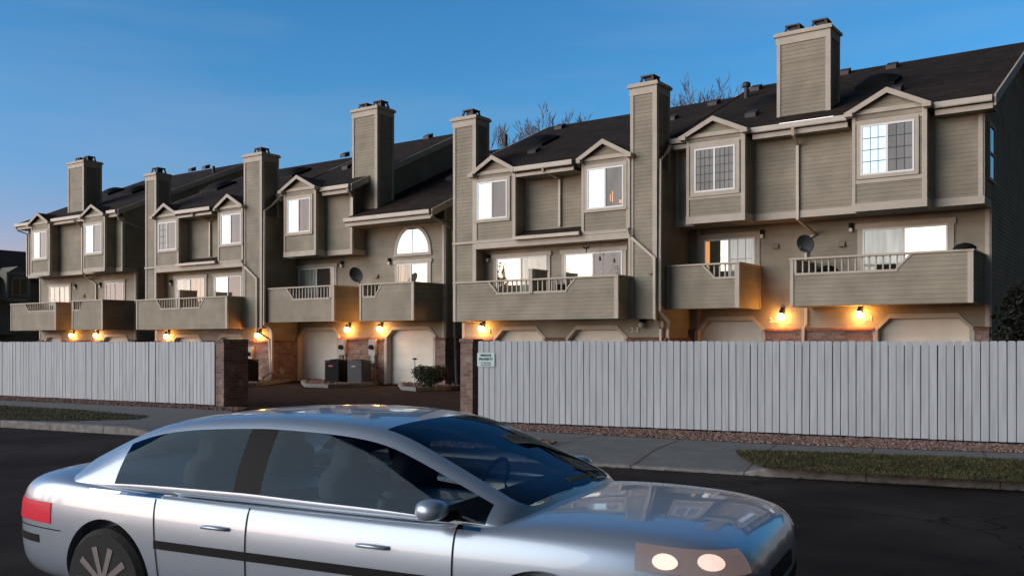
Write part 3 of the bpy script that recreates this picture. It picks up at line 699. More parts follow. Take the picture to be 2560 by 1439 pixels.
# arched window
xa, xb = XF(994, yl), XF(1073, yl); xc = (xa+xb)/2; r0 = (xb-xa)/2; z0 = hb(3.24)
ar = MB(); n = 20
for i in range(n):
    a, d = math.pi*i/n, math.pi*(i+1)/n
    P = [(xc+r0*math.cos(a), z0+r0*1.18*math.sin(a)), (xc+r0*math.cos(d), z0+r0*1.18*math.sin(d)), (xc+(r0+.13)*math.cos(d), z0+(r0*1.18+.13)*math.sin(d)), (xc+(r0+.13)*math.cos(a), z0+(r0*1.18+.13)*math.sin(a))]
    ar.prism([(p[0], yl-.06, p[1]) for p in P], (0, .06, 0))
ar.box(xa-.14, xb+.14, yl-.065, yl, z0-.11, z0-.001)
ao = ar.build('arched_window', 'trim', bm_)
MB().prism([(xc+r0*math.cos(math.pi*i/n), yl-.045, z0+r0*1.18*math.sin(math.pi*i/n)) for i in range(n+1)], (0, .02, 0)).build('pane', 'p_bright', ao)
B(xc-.012, xc+.012, yl-.055, yl-.046, z0, z0+r0*1.17).build('muntin', 'white', ao)
window(bm_, yl, XF(995, yl), XF(1072, yl), hb(.9), hb(2.85), 'p_wood', 'p_low', cas=.13, head=True, split=.46, name='sliding_door')
window(bm_, yl, XF(751, yl), XF(838, yl), hb(.9), hb(2.92), 'p_curt', 'p_dark', cas=.12, head=True, grid=(2, 3), grids='l', name='sliding_door')
yd = 24.0
balcony(bm_, yd, X3W+.01, XF(835, yd), yl, hb(.735), hb(2.07), [(XF(717, yd), XF(733, yd), XF(825, yd), XF(825, yd), hb(1.62))])
balcony(bm_, yd, XF(900, yd), XF(1034, yd), yl, hb(.72), hb(2.055), [(XF(909, yd), XF(909, yd), XF(939, yd), XF(955, yd), hb(1.61))], backYw=yl)
lampfix(bm_, 857, 660, yl); lampfix(bm_, 976, 653, yl); vent(bm_, 943, 689, yl)
pipe(bm_, [(X3H+.2, 24.45, m3*24.55+c3-.1), (X3H+.2, 24.5, hb(5.6)), (X3H+.07, 24.86, hb(5.4)), (X3H+.07, 24.86, hb(4.55))])
pipe(bm_, [(X3E+.2, 24.42, m3l*24.5+c3l-.1), (X3E+.22, 24.6, hb(4.35)), (X3E+.12, 25.9, hb(4.0)), (X3E+.12, 26.0, hb(.3)), (X3E+.2, 26.0, .1)], r=.05)
US4 = dict(doors=[(430, 510), (541, 617)], chl=391, chr=611, bays=[(392, 447), (546, 607)],
  win=[(399, 443, 'p_dark', 'p_screen', (2, 4), 'l'), (555, 605, 'p_bright', 'p_screen', (1, 1), '')],
  slid=[(443, 514, 'p_curt', 'p_wood', (1, 1), ''), (540, 606, 'p_low', 'p_dark', (2, 3), '')])
front_b(bm_, -36.95, X3W, 0.0, .448, -5.08+CAMZ, US4, zg3, hb(.02), hb(.26), 0, (hb(.5), 0))
balcony(bm_, Yd, XF(342, Yd), XF(568, Yd), 23.78, hb(.49), hb(1.77), [(XF(392, Yd), XF(403, Yd), XF(447, Yd), XF(447, Yd), hb(1.37)), (XF(452, Yd), XF(452, Yd), XF(500, Yd), XF(511, Yd), hb(1.37))], backYw=23.78, divider=(XF(450, Yd), hb(2.10)))
lampfix(bm_, 430, 706, 24.28)
pipe(bm_, [(X3W+.35, 24.45, m3*24.55+c3-.1), (X3W+.12, 24.2, hb(5.35)), (X3W+.08, 23.86, hb(5.1)), (X3W+.08, 23.84, hb(.62)), (X3W+.36, 23.95, hb(.42)), (X3W+.42, 23.95, hb(.25)), (X3W+.42, 23.95, .45), (X3W+.1, 23.75, .2)])
pipe(bm_, [(XF(609, 23.7), 23.6, hb(3.2)), (XF(611, 23.7), 23.72, hb(2.95)), (XF(641, 23.7), 23.72, hb(2.45)), (XF(641, 23.7), 23.72, hb(.40)), (XF(663, 23.9), 24.1, hb(.08)), (XF(666, 23.9), 24.12, .25)], r=.05)

# =============================================================== LEFT BUILDING
bl = thing('townhouse_building', (-45, 28, 0), 'beige townhouse building at the left end of the row, gutter corner against sky', 'building', GRP)
X5E, X5W = -40.55, -49.5
m5, c5 = .449, -4.85+CAMZ; zs5 = hb(3.32)
garage_wall(bl, yl, X5W, X5E, [(XF(112, yl), XF(158, yl)), (XF(256, yl), XF(325, yl))], hb(.30), hb(.05), hb(3.4), .04, ch=.34)
MB().box(X5E-.10, X5E, yl-.035, yl, hb(.12), zs5).box(X5W, X5W+.1, yl-.035, yl, hb(.12), zs5).sep('trim_board', 'trim', bl)
s = MB(); s.rect(X5W+.2, X5E, zs5+.16, hb(6.0), yu); s.box(X5W+.21, X5E-.3, yu+.01, yu+1.2, zs5+.01, hb(5.9))
up = s.build('upper_wall', 'siding', bl)
t = MB(); t.box(X5W+.2, X5E+.04, yu-.04, yu, zs5-.02, zs5+.17); t.box(X5E-.09, X5E+.03, yu-.035, yu, zs5+.17, hb(5.9)); t.box(X5W+.2, X5W+.29, yu-.035, yu, zs5+.17, hb(5.9))
t.box(XF(141, yu), XF(146, yu), yu-.035, yu, zs5+.17, hb(5.9)); t.box(XF(283, yu), XF(288, yu), yu-.035, yu, zs5+.17, hb(5.9))
t.sep('trim_board', 'trim', up); B(X5W+.2, X5E, yu, yl, zs5-.005, zs5+.01).build('soffit', 'soffit', up)
for a, d, e_, f_ in ((79, 125, 85, 119), (210, 263, 216, 256)):
    dormer(bl, yb, XF(a, yb), XF(d, yb), zs5-.02, hb(6.0), hb(6.45), m5, c5, yu, band=.2)
    window(bl, yb, XF(e_, yb), XF(f_, yb), hb(4.2), hb(5.55), 'p_bright', 'p_screen', cas=.11)
eastwall(bl, X5E, yu, yl, 38, .04, zs5, 32.1, m5, c5, zbrick=hb(.05))
roof(bl, X5W-.25, X5E+.3, 24.45, 32.1, m5, c5)
gutter(bl, X5W-.2, XF(79, yb)-.16, 24.45, m5*24.45+c5, yu); gutter(bl, XF(125, yb)+.17, XF(210, yb)-.16, 24.45, m5*24.45+c5, yu); gutter(bl, XF(263, yb)+.17, X5E+.28, 24.45, m5*24.45+c5, yu)
chimney(bl, XF(171, 25.5), XF(210, 25.5), 25.5, 26.45, hb(6.3), hb(9.15), caps=2)
window(bl, yl, XF(126, yl), XF(176, yl), hb(.8), hb(2.85), 'p_curt', 'p_curt', cas=.12, head=True, grid=(2, 3), grids='lr', name='sliding_door')
window(bl, yl, XF(267, yl), XF(311, yl), hb(.8), hb(2.85), 'p_dark', 'p_dark', cas=.12, head=True, grid=(2, 3), grids='l', name='sliding_door')
balcony(bl, yd, XF(28, yd), XF(140, yd), yl, hb(.54), hb(1.93), [(XF(63, yd), XF(72, yd), XF(137, yd), XF(137, yd), hb(1.53))], backYw=yl)
balcony(bl, yd, XF(181, yd), XF(257, yd), yl, hb(.54), hb(1.94), [(XF(184.5, yd), XF(184.5, yd), XF(200, yd), XF(211, yd), hb(1.51))], backYw=yl)
lampfix(bl, 191, 716, yl); lampfix(bl, 253, 712, yl); vent(bl, 211, 738, yl)
pipe(bl, [(X5E+.22, 24.4, m5*24.45+c5-.1), (X5E+.2, 24.6, hb(5.7)), (X5E+.12, 26.5, hb(5.2)), (X5E+.12, 26.6, 1)], r=.05)
pipe(bl, [(X5W-.15, 24.4, m5*24.45+c5-.1), (X5W-.1, 24.5, hb(5.8)), (X5W+.1, 24.86, hb(5.65)), (X5W+.14, 24.86, hb(3.4))], r=.05)
xm = XF(206, 24.8); pipe(bl, [(xm, 24.36, hb(5.9)), (xm, 24.8, hb(5.6)), (xm, 24.8, hb(3.3)), (XF(243, yl)-.6, yl-.06, hb(3.1)), (XF(243, yl), yl-.06, hb(2.85)), (XF(243, yl), yl-.06, .1)], r=.05)

# =============================================================== FAR BUILDING behind, at the left edge
bf = thing('townhouse_building', (-72, 34, 0), 'dark shaded townhouse far behind at the left edge, one gabled window and a long roof', 'building', GRP)
X = -69.; YN = 24.; 
s = MB(); s.srect(YN, 60, 0, hb(4.55), X).box(X-9, X-.01, YN, 60, 0, hb(4.5)); s.build('wall', 'siding', bf)
MB().prism([(X+.5, YN, hb(4.45)), (X-5, YN, hb(7.05)), (X-10.5, YN, hb(4.45))], (0, 36, 0)).build('roof', 'roof', bf)
y0, y1 = YF(0, X), YF(59, X); zb_, ze_ = hb(2.95), hb(4.85)
s = MB(); s.srect(y0, y1, zb_, ze_, X+.9).box(X, X+.89, y0, y1, zb_, ze_)
s.prism([(X+.9, y0, ze_), (X+.9, y1, ze_), (X+.9, (y0+y1)/2, ze_+.55)], (-3, 0, 0))
so = s.build('bay', 'siding', bf)
t = MB(); xx = X+.92
for a, bb, c_, d in ((y0, y0+.12, zb_, ze_), (y1-.12, y1, zb_, ze_), (y0, y1, zb_-.1, zb_+.1), (y0, y1, ze_-.05, ze_+.1)): t.box(xx, xx+.05, a, bb, c_, d)
t.sep('trim_board', 'trim', so)
ya_, yb2 = YF(12, X), YF(54, X)
e = MB()
for a, bb, c_, d in ((ya_, ya_+.1, 3.35, 4.6), (yb2-.1, yb2, 3.35, 4.6), (ya_, yb2, 3.25, 3.35), (ya_, yb2, 4.5, 4.6), ((ya_+yb2)/2-.05, (ya_+yb2)/2+.05, 3.35, 4.5)): e.box(xx, xx+.07, a, bb, hb(c_), hb(d))
eo = e.build('window', 'trim', so); B(xx, xx+.03, ya_, yb2, hb(3.3), hb(4.55)).build('pane', 'p_dark', eo)
d = MB(); d.srect(30, 34, hb(.45), hb(1.6), X+2).box(X, X+1.98, 30, 34, hb(.45), hb(1.6)).build('balcony', 'siding', bf)

# ------------------------------------------------------------------ roof furniture (fixed to the roofs)
def rz(m, c, y): return m*y+c
def skylight(b, u, v, m, c, wx=1.1, wy=.9):
    # find the roof point under the sight line
    a, bb = q(u); k = (V0-v)/F        # Z = CAMZ + k*d ; Y = bb*d ; Z = m*Y + c
    d = (c-CAMZ)/(k-m*bb); x, y = a*d, bb*d
    P = lambda i, j, h: (x+i, y+j, rz(m, c, y+j)+h)
    s = MB(); hw, hy = wx/2, wy/2
    for i in range(4):
        pass
    base = [P(-hw, -hy, -.02), P(hw, -hy, -.02), P(hw, hy, -.02), P(-hw, hy, -.02)]
    s.prism(base, (0, 0, .14)); o = s.build('skylight', 'black', b)
    g = MB(); n = 6
    for i in range(n):
        for j in range(n):
            f = lambda a_, b_: P(-hw*.92+wx*.92*a_/n, -hy*.92+wy*.92*b_/n, .12+.20*math.sin(math.pi*a_/n)**.5*math.sin(math.pi*b_/n)**.5 if 0 < a_ < n and 0 < b_ < n else .12)
            g.poly([f(i, j), f(i+1, j), f(i+1, j+1), f(i, j+1)])
    g.build('dome', 'black', o, smooth=True)
def roofvent(b, u, v, m, c, s_=.32):
    a, bb = q(u); k = (V0-v)/F; d = (c-CAMZ)/(k-m*bb); x, y = a*d, bb*d; z = rz(m, c, y)
    MB().prism([(x-s_/2, y-s_/2, z-.1), (x-s_/2, y-s_/2, z+.06), (x-s_/2, y+s_/2, z+.22), (x-s_/2, y+s_/2, z)], (s_, 0, 0)).build('roof_vent', 'flue', b)
def ventpipe(b, x, y, z0, z1, cap=False):
    s = MB(); s.lathe((x, y, z0), [(.08, 0), (.08, z1-z0)], 10)
    if cap: s.lathe((x, y, z1-.05), [(.14, 0), (.14, .12), (.09, .16)], 10)
    s.build('vent_pipe', 'flue', b)
for u, v in ((1925, 262), (2195, 212)): skylight(br, u, v, m1, c1)
skylight(br, 1338, 362, m1, c1, 1.3, 1.1)
for u, v in ((1785, 262), (1880, 290), (2112, 185), (2230, 170), (1890, 225), (2240, 228), (1400, 322), (1335, 382), (1680, 300)): roofvent(br, u, v, m1, c1)
for u, v in ((862, 390), (868, 420)): roofvent(bm_, u, v, .448, -5.08+CAMZ)
skylight(bm_, 730, 438, .448, -5.08+CAMZ, 1.3, 1.1); skylight(bm_, 545, 470, .448, -5.08+CAMZ, 1.3, 1.1); roofvent(bm_, 1070, 345, m3, c3); roofvent(bm_, 1128, 448, m3l, c3l)
skylight(bl, 275, 484, m5, c5, 1.2, 1.0); skylight(bl, 335, 480, m5, c5, 1.4, 1.1); roofvent(bl, 480, 426, m5, c5); roofvent(bl, 515, 420, m5, c5)
y_ = 30.5; ventpipe(bl, XF(534, y_), y_, rz(m5, c5, y_)-.2, rz(m5, c5, y_)+.35)
y_ = 32.9; ventpipe(bm_, XF(1264, y_), y_, rz(m3l, c3l, y_)-.2, ZF(1264, 335, y_))
y_ = 29.6; ventpipe(br, XF(1866, y_), y_, rz(m1, c1, y_)-.2, ZF(1866, 214, y_), True)

# ------------------------------------------------------------------ wall lamps
def wall_lamp(u, v, Y, label, on=True, p=3.6):
    x, z = XF(u, Y-.18), ZF(u, v, Y-.18)
    o = thing('wall_lamp', (x, Y, z+.2), label, 'wall lamp', 'lamps on the garage walls')
    b = MB(); b.box(x-.06, x+.06, Y-.045, Y-.022, z+.06, z+.26); b.box(x-.018, x+.018, Y-.19, Y-.045, z+.17, z+.20); b.lathe((x, Y-.18, z+.085), [(.05, 0), (.055, .04), (.03, .10)], 12)
    b.build('bracket', 'black', o)
    MB().lathe((x, Y-.18, z), [(.02, -.10), (.06, -.085), (.088, -.03), (.088, .02), (.06, .07), (.05, .085)], 14).build('lamp_glass', 'globe' if on else 'globeoff', o, smooth=True)
    if on:
        l = bpy.data.lights.new('lamp_light', 'POINT'); l.energy = p; l.color = (1, .17, .008); l.shadow_soft_size = .08
        lo = bpy.data.objects.new('lamp_light', l); col.objects.link(lo); lo.parent = o; lo.location = (0, -.32, -.25)
wall_lamp(1952, 791, 26.0, 'lit orange wall lamp between the two right-hand balconies, number 2-2 beside it')
wall_lamp(2147, 786, 26.0, 'lit orange wall lamp below the longest right-hand balcony, number 2-1 beside it')
wall_lamp(1202, 821, 24.28, 'lit orange wall lamp above the brick pillar by the private property sign')
wall_lamp(1603, 812, 24.28, 'unlit wall lamp near number 2-3, right of the second fenced garage door', on=False)
wall_lamp(867, 823, 25.6, 'lit orange wall lamp right of the garage door with the black air conditioner')
wall_lamp(948, 822, 25.6, 'lit orange wall lamp left of the garage door with the round shrub')
wall_lamp(643, 838, 24.28, 'lit orange wall lamp beside the white downspouts, just right of the left brick pillar')
wall_lamp(415, 840, 24.28, 'lit orange wall lamp under the long left balcony, above the left fence')
wall_lamp(177, 838, 25.6, 'leftmost lit orange wall lamp, under the first balcony')
wall_lamp(238, 838, 25.6, 'second lit orange wall lamp from the left, under the short balcony')

def text(s, size, x, y, z, m, name, rot=None, parent=None, depth=.004, bold=.0, **kw):
    cu = bpy.data.curves.new(name, 'FONT'); cu.body = s; cu.size = size; cu.extrude = depth; cu.align_x = 'CENTER'; cu.align_y = 'CENTER'; cu.offset = bold
    tmp = bpy.data.objects.new(name, cu); col.objects.link(tmp)
    dg = bpy.context.evaluated_depsgraph_get(); me = bpy.data.meshes.new_from_object(tmp.evaluated_get(dg)); bpy.data.objects.remove(tmp)
    me.materials.clear(); me.materials.append(M[m]); o = bpy.data.objects.new(name, me); col.objects.link(o)
    if parent is not None:
        o.parent = parent; og = ORG[parent.name]; o.location = (x-og[0], y-og[1], z-og[2])
    else: o.location = (x, y, z)
    o.rotation_euler = rot or (rad(90), 0, 0); return o
for s_, u, v, Y, b in (('2-2', 1936, 800, 26., br), ('2-1', 2170, 796, 26., br), ('2-4', 1219, 828, 24.28, br), ('2-3', 1588, 825, 24.28, br)):
    text(s_, .20, XF(u, Y), Y-.035, ZF(u, v, Y), 'number', 'house_number', parent=b, bold=.004)

# ------------------------------------------------------------------ satellite dishes
def dish(u, v, Y, r, label, yaw):
    x, z = XF(u, Y), ZF(u, v, Y)
    o = thing('satellite_dish', (x, Y, z-.55), label, 'satellite dish')
    rot = Matrix.Rotation(yaw, 3, 'Z') @ Matrix.Rotation(rad(25), 3, 'X')
    s = MB(); n = 20
    def P(rr, t, h=0): return Vector((x, Y, z))+rot @ Vector((rr*math.cos(t), -h, rr*1.08*math.sin(t)))
    for k in range(4):
        ra, rb = r*k/4, r*(k+1)/4
        for i in range(n):
            a, d = 2*math.pi*i/n, 2*math.pi*(i+1)/n
            f = lambda rr: .10*(rr/r)**2
            s.poly([P(ra, a, f(ra)), P(rb, a, f(rb)), P(rb, d, f(rb)), P(ra, d, f(ra))])
            s.poly([P(ra, a, f(ra)-.015), P(ra, d, f(ra)-.015), P(rb, d, f(rb)-.015), P(rb, a, f(rb)-.015)])
            if k == 3: s.poly([P(rb, a, f(rb)), P(rb, a, f(rb)-.015), P(rb, d, f(rb)-.015), P(rb, d, f(rb))])
    s.build('reflector', 'dish', o, smooth=True)
    a = MB(); e = P(r*.05, -math.pi/2, .42); a.tube([P(r*.95, -math.pi/2, .0), e], .014, 6); a.build('feed_arm', 'dish', o)
    MB().tube([e+Vector((0, 0, -.03)), e+Vector((0, .03, .06))], .04, 8).build('feed_horn', 'dish', o)
    c = Vector((x, Y, z)); MB().tube([c+rot @ Vector((0, .04, 0)), c+Vector((.03, .1, -.25)), c+Vector((.03, .1, -.62))], .022, 6).build('mast', 'grey', o)
dish(2017, 606, 24.5, .235, 'dark satellite dish on the left end of the longest right-hand balcony', rad(-6))
dish(893, 684, 24.1, .27, 'dark satellite dish in the gap between the two middle balconies', rad(16))

# ------------------------------------------------------------------ fences and gate pillars
FR = [(1190, 1055), (1530, 1069), (1870, 1083), (2210, 1097), (2548, 1111)]
P0, P1 = Vector(G(1190, 1055)), Vector(G(2548, 1111)); P1 = P0+(P1-P0)*1.35
Q0, Q1 = Vector(G(537, 1015)), Vector(G(0, 990)); Q1 = Q0+(Q1-Q0)*1.3
def fence(a, b, label, top, bw, gap):
    d = (b-a); Ln = d.length; d.normalize(); nrm = Vector((-d.y, d.x, 0)); 
    if nrm.y < 0: nrm = -nrm
    o = thing('picket_fence', tuple(a), label, 'fence', 'white picket fences along the street')
    s = MB(); x = 0
    while x < Ln:
        wd = bw*R.uniform(.985, 1.01); of = R.uniform(-.006, .006); tz = top+R.uniform(-.005, .005); c = .018; zb = .035+R.uniform(-.004, .004)
        p = a+d*x; lean = R.uniform(-.004, .004)
        pts = [(0, zb), (wd, zb), (wd+lean, tz-c), (wd-c+lean, tz), (c+lean, tz), (lean, tz-c)]
        s.prism([tuple(p+d*i+nrm*of+Vector((0, 0, j))) for i, j in pts], tuple(nrm*.036))
        x += wd+gap*R.uniform(.8, 1.25)
    s.build('board_panel', 'fence', o)
    p = a+nrm*.040+Vector((0, 0, .10)); MB().prism([tuple(p), tuple(p+d*Ln), tuple(p+d*Ln+Vector((0, 0, top-.17))), tuple(p+Vector((0, 0, top-.17)))], tuple(nrm*.006)).build('gap_shadow_sheet', 'wood', o)  # dark sheet added behind the boards, stands in for shadow in the gaps
    r = MB()
    for z in (.35, top-.4):
        p = a+nrm*.05; r.prism([tuple(p+Vector((0, 0, z))), tuple(p+Vector((0, 0, z+.09))), tuple(p+nrm*.04+Vector((0, 0, z+.09))), tuple(p+nrm*.04+Vector((0, 0, z)))], tuple(d*Ln))
    r.build('rail', 'wood', o)
    k = 0
    while k < Ln:
        p = a+d*(k+.1)+nrm*.15; MB().box(p.x-.045, p.x+.045, p.y-.045, p.y+.045, 0, top-.08).build('post', 'wood', o); k += 2.4
fence(P0+Vector((.06, 0, 0)), P1, 'long white board fence on the right, private property sign at its left end', CAMZ-.0, .114, .0125)
fence(Q0+Vector((-.04, .02, 0)), Q1, 'white board fence on the left ending at a brick pillar', CAMZ-.02, .114, .0125)
def pillar(u0, u1, u2, v, label, flip=False):
    a, b = Vector(G(u0, v)), Vector(G(u1, v)); 
    d = Vector((CA, -SA, 0)) if False else (b-a).normalized()
    d = (P1-P0).normalized(); wd = (b-a).length; n = Vector((-d.y, d.x, 0)); 
    o = thing('brick_pillar', tuple(a), label, 'pillar', 'brick pillars of the gate')
    dep = .42 if not flip else .9
    s = MB(); s.prism([tuple(a), tuple(a+d*wd), tuple(a+d*wd+n*dep), tuple(a+n*dep)], (0, 0, CAMZ-.02)); s.build('shaft', 'brick', o)
    e = .02; s = MB()
    k = 0
    L_ = wd+2*e; 
    while k < L_-.03:
        p = a-d*e-n*e+d*k; s.prism([tuple(p+Vector((0, 0, CAMZ-.02))), tuple(p+d*.062+Vector((0, 0, CAMZ-.02))), tuple(p+d*.062+n*(dep+2*e)+Vector((0, 0, CAMZ-.02))), tuple(p+n*(dep+2*e)+Vector((0, 0, CAMZ-.02)))], (0, 0, .065)); k += .068
    s.build('cap_course', 'brick', o)
pillar(1151, 1185, 0, 1047, 'brick pillar at the right side of the gateway, beside the private property sign')
pillar(540, 565, 590, 1016, 'brick pillar at the left side of the gateway, at the end of the left fence', flip=True)
# sign
d = (P1-P0).normalized(); n_ = Vector((d.y, -d.x, 0)) if d.y < 0 else Vector((d.y, -d.x, 0))
if n_.y > 0: n_ = -n_
def onfence(u, off=.03):       # point of the fence line under column u
    a, b = q(u); # P0 + s d = k (a,b)
    den = d.x*b-d.y*a; s_ = (P0.y*a-P0.x*b)/den; return P0+d*s_, (P0+d*s_).y/b
pa, ka = onfence(1195); pb, kb = onfence(1238)
zt_, zb_ = CAMZ+(V0-881)/F*ka, CAMZ+(V0-915)/F*ka
so = thing('private_property_sign', tuple((pa+pb)/2+Vector((0, 0, zb_))), 'pale blue PRIVATE PROPERTY sign screwed to the white fence boards', 'sign')
a_, b_ = pa+n_*.028, pb+n_*.028
MB().prism([tuple(a_+Vector((0, 0, zb_))), tuple(b_+Vector((0, 0, zb_))), tuple(b_+Vector((0, 0, zt_))), tuple(a_+Vector((0, 0, zt_)))], tuple(n_*.006)).build('plate', 'signp', so)
ang = math.atan2(d.y, d.x); cc = (a_+b_)/2+n_*.009; hh = zt_-zb_
for s_, f_, sz, bo in (('PRIVATE', .80, .062, .003), ('PROPERTY', .53, .062, .003), ('NO TRESPASSING', .27, .027, .0008), ('NO THRU ACCESS', .11, .027, .0008)):
    text(s_, sz*hh/.27, cc.x, cc.y, zb_+hh*f_, 'signt', 'lettering', rot=(rad(90), 0, ang), parent=so, bold=bo, depth=.001)

# ------------------------------------------------------------------ ground: road, kerb, pavement
B(-400, 300, -300, 400, -.30, -.20).build('ground', 'earth').__setitem__('kind', 'structure')
RZ = -.145
Kp = [Vector(G(u, v, RZ)) for u, v in ((0, 1067), (640, 1106), (1280, 1152), (1910, 1190), (2560, 1226))]
k0 = Kp[0]+(Kp[0]-Kp[1]).normalized()*40; k1 = Kp[-1]+(Kp[-1]-Kp[-2]).normalized()*20
Kp = [k0]+Kp+[k1]
def resample(pts, st=.25):
    out = []
    for a, b in zip(pts, pts[1:]):
        n = max(1, int((b-a).length/st)); out += [a+(b-a)*i/n for i in range(n)]
    return out+[pts[-1]]
KL = resample(Kp)
nrm = []
for i in range(len(KL)):
    t_ = (KL[min(i+1, len(KL)-1)]-KL[max(i-1, 0)]).normalized(); nrm.append(Vector((-t_.y, t_.x, 0)))
def colu(p):                   # image column of a ground point
    x = CA*p.x+SA*p.y; dd = -SA*p.x+CA*p.y; return U0+F*x/dd if dd > .1 else 1e5
far = Vector((0, 0, 0))
rd = MB(); cs = (KL[-1]-KL[0]).normalized(); bk = Vector((cs.y, -cs.x, 0))
for a, b in zip(Kp, Kp[1:]): rd.poly([a+Vector((0, 0, 0)), b, b+bk*30, a+bk*30])
tag(rd.build('road', 'asphalt'), kind='structure')
# kerb height: low in front of the two crossings
def drop(u):
    def sm(a, b, x): t = min(1, max(0, (x-a)/(b-a))); return t*t*(3-2*t)
    return max(sm(300, 430, u)*(1-sm(1890, 1925, u)), 0)
kz = [-.0-.105*drop(colu(p)) if -200 < colu(p) < 2700 else 0. for p in KL]
kb_ = MB(); pv = MB()
W_ = .16
for i in range(len(KL)-1):
    j = i+1
    for k in (0,):
        a, b = KL[i], KL[j]; na, nb = nrm[i], nrm[j]
        A0 = Vector((a.x, a.y, RZ-.05)); B0 = Vector((b.x, b.y, RZ-.05)); A1 = Vector((a.x, a.y, kz[i]-.015)); B1 = Vector((b.x, b.y, kz[j]-.015))
        A2 = A1+na*.02+Vector((0, 0, .015)); B2 = B1+nb*.02+Vector((0, 0, .015)); A3 = A2+na*W_; B3 = B2+nb*W_
        kb_.poly([A0, B0, B1, A1]); kb_.poly([A1, B1, B2, A2]); kb_.poly([A2, B2, B3, A3])
        ts = [0, .25, .5, .75, 1., 1.6, 2.6, 4.2]
        for t0, t1 in zip(ts, ts[1:]):
            def pz(z, t): return z*max(0, 1-t/1.1)-.004
            C = [a+na*(W_+.02+t0), b+nb*(W_+.02+t0), b+nb*(W_+.02+t1), a+na*(W_+.02+t1)]
            zz = [pz(kz[i], t0), pz(kz[j], t0), pz(kz[j], t1), pz(kz[i], t1)]
            pv.poly([(c_.x, c_.y, z_) for c_, z_ in zip(C, zz)])
tag(kb_.build('kerb', 'kerb'), kind='structure')
gp = MB(); gp.poly([tuple(Vector((p.x, p.y, -.010))+Vector((0,0,0))) for p in ()]) if 0 else None
tag(pv.build('pavement', 'conc'), kind='structure')
# joints cut across the pavement
jt = MB()
acc = 0
for i in range(len(KL)-1):
    acc += (KL[i+1]-KL[i]).length
    if acc > 1.5:
        acc = 0; a = KL[i]+nrm[i]*.0; u_ = colu(a)
        if not -100 < u_ < 2750: continue
        tt = (KL[i+1]-KL[i]).normalized()*.008
        pts = [(0.0, kz[i]+.003), (W_+.02, kz[i]+.003)]+[(W_+.02+t, kz[i]*max(0, 1-t/1.1)+.001) for t in (.25, .5, .75, 1, 1.6, 2.6)]
        for (p, z1_), (p2, z2_) in zip(pts, pts[1:]):
            A, Bq = a+nrm[i]*p, a+nrm[i]*p2; jt.poly([(A.x-tt.x, A.y-tt.y, z1_), (A.x+tt.x, A.y+tt.y, z1_), (Bq.x+tt.x, Bq.y+tt.y, z2_), (Bq.x-tt.x, Bq.y-tt.y, z2_)])
        jt.poly([(a.x-tt.x-nrm[i].x*.003, a.y-tt.y-nrm[i].y*.003, RZ), (a.x+tt.x-nrm[i].x*.003, a.y+tt.y-nrm[i].y*.003, RZ), (a.x+tt.x-nrm[i].x*.003, a.y+tt.y-nrm[i].y*.003, kz[i]+.002), (a.x-tt.x-nrm[i].x*.003, a.y-tt.y-nrm[i].y*.003, kz[i]+.002)])
tag(jt.build('pavement_joints', 'gravel'), kind='structure')
# driveway behind the fence
dw = MB(); dw.poly([(-75, 60, -.012), (-75, 17, -.012), tuple(Q1+Vector((0, 0, -.012))), tuple(Q0+Vector((.0, 0, -.012))), tuple(P0+Vector((0, 0, -.012))), tuple(P1+Vector((0, 0, -.012))), (30, 2, -.012), (30, 60, -.012)])
tag(dw.build('driveway', 'drive'), kind='structure')
ap = MB(); ap.poly([tuple(Vector(G(572, 1022, .0))), tuple(Vector(G(600, 1040, 0))), tuple(Vector(G(1150, 1075, 0))), tuple(Vector(G(1165, 1052, 0)))])
tag(ap.build('driveway_apron', 'drive'), kind='structure')

def rocks(pts, dens, name, label, s0=.02, s1=.045, z=.0):
    """scatter small stones over polygon given in ground points"""
    P = [Vector(G(u, v)) for u, v in pts]
    xs = [p.x for p in P]; ys = [p.y for p in P]; s = MB()
    def inside(x, y):
        c = False; n = len(P)
        for i in range(n):
            a, b = P[i], P[i-1]
            if (a.y > y) != (b.y > y) and x < (b.x-a.x)*(y-a.y)/(b.y-a.y)+a.x: c = not c
        return c
    A = abs(sum(P[i-1].x*P[i].y-P[i].x*P[i-1].y for i in range(len(P))))/2
    cnt = min(9000, int(A*dens)); k = 0
    s.poly([(p.x, p.y, z+.004) for p in P]); 
    while k < cnt:
        x, y = R.uniform(min(xs), max(xs)), R.uniform(min(ys), max(ys))
        if not inside(x, y): continue
        k += 1; r = R.uniform(s0, s1); kk = len(s.v); t0 = R.uniform(0, 6)
        for j in range(5): t = t0+j*1.2566; s.v.append((x+r*R.uniform(.7, 1.1)*math.cos(t), y+r*R.uniform(.7, 1.1)*math.sin(t), z+.003))
        for j in range(5): t = t0+.4+j*1.2566; s.v.append((x+r*.65*math.cos(t), y+r*.65*math.sin(t), z+r*R.uniform(.5, .9)))
        for j in range(5): s.f.append((kk+j, kk+(j+1) % 5, kk+5+(j+1) % 5, kk+5+j))
        s.f.append(tuple(range(kk+5, kk+10)))
    o = s.build(name, 'rock'); o['kind'] = 'stuff'; o['label'] = label
rocks([(1188, 1056), (2560, 1113), (2750, 1121), (2750, 1140), (2560, 1131), (2320, 1124), (1880, 1106), (1400, 1081), (1188, 1068)], 620, 'gravel_strip', 'reddish gravel along the foot of the right fence', .015, .036)
rocks([(1030, 1068), (1280, 1087), (1390, 1104), (1370, 1112), (1280, 1118), (1180, 1120), (1030, 1112)], 560, 'gravel_patch', 'reddish gravel patch ending in a point between pavement and crossing', .015, .036, z=.002)
rocks([(-60, 987), (537, 1016), (620, 1019), (600, 1026), (-60, 997)], 330, 'gravel_strip', 'thin gravel strip along the foot of the left fence', .02, .045)
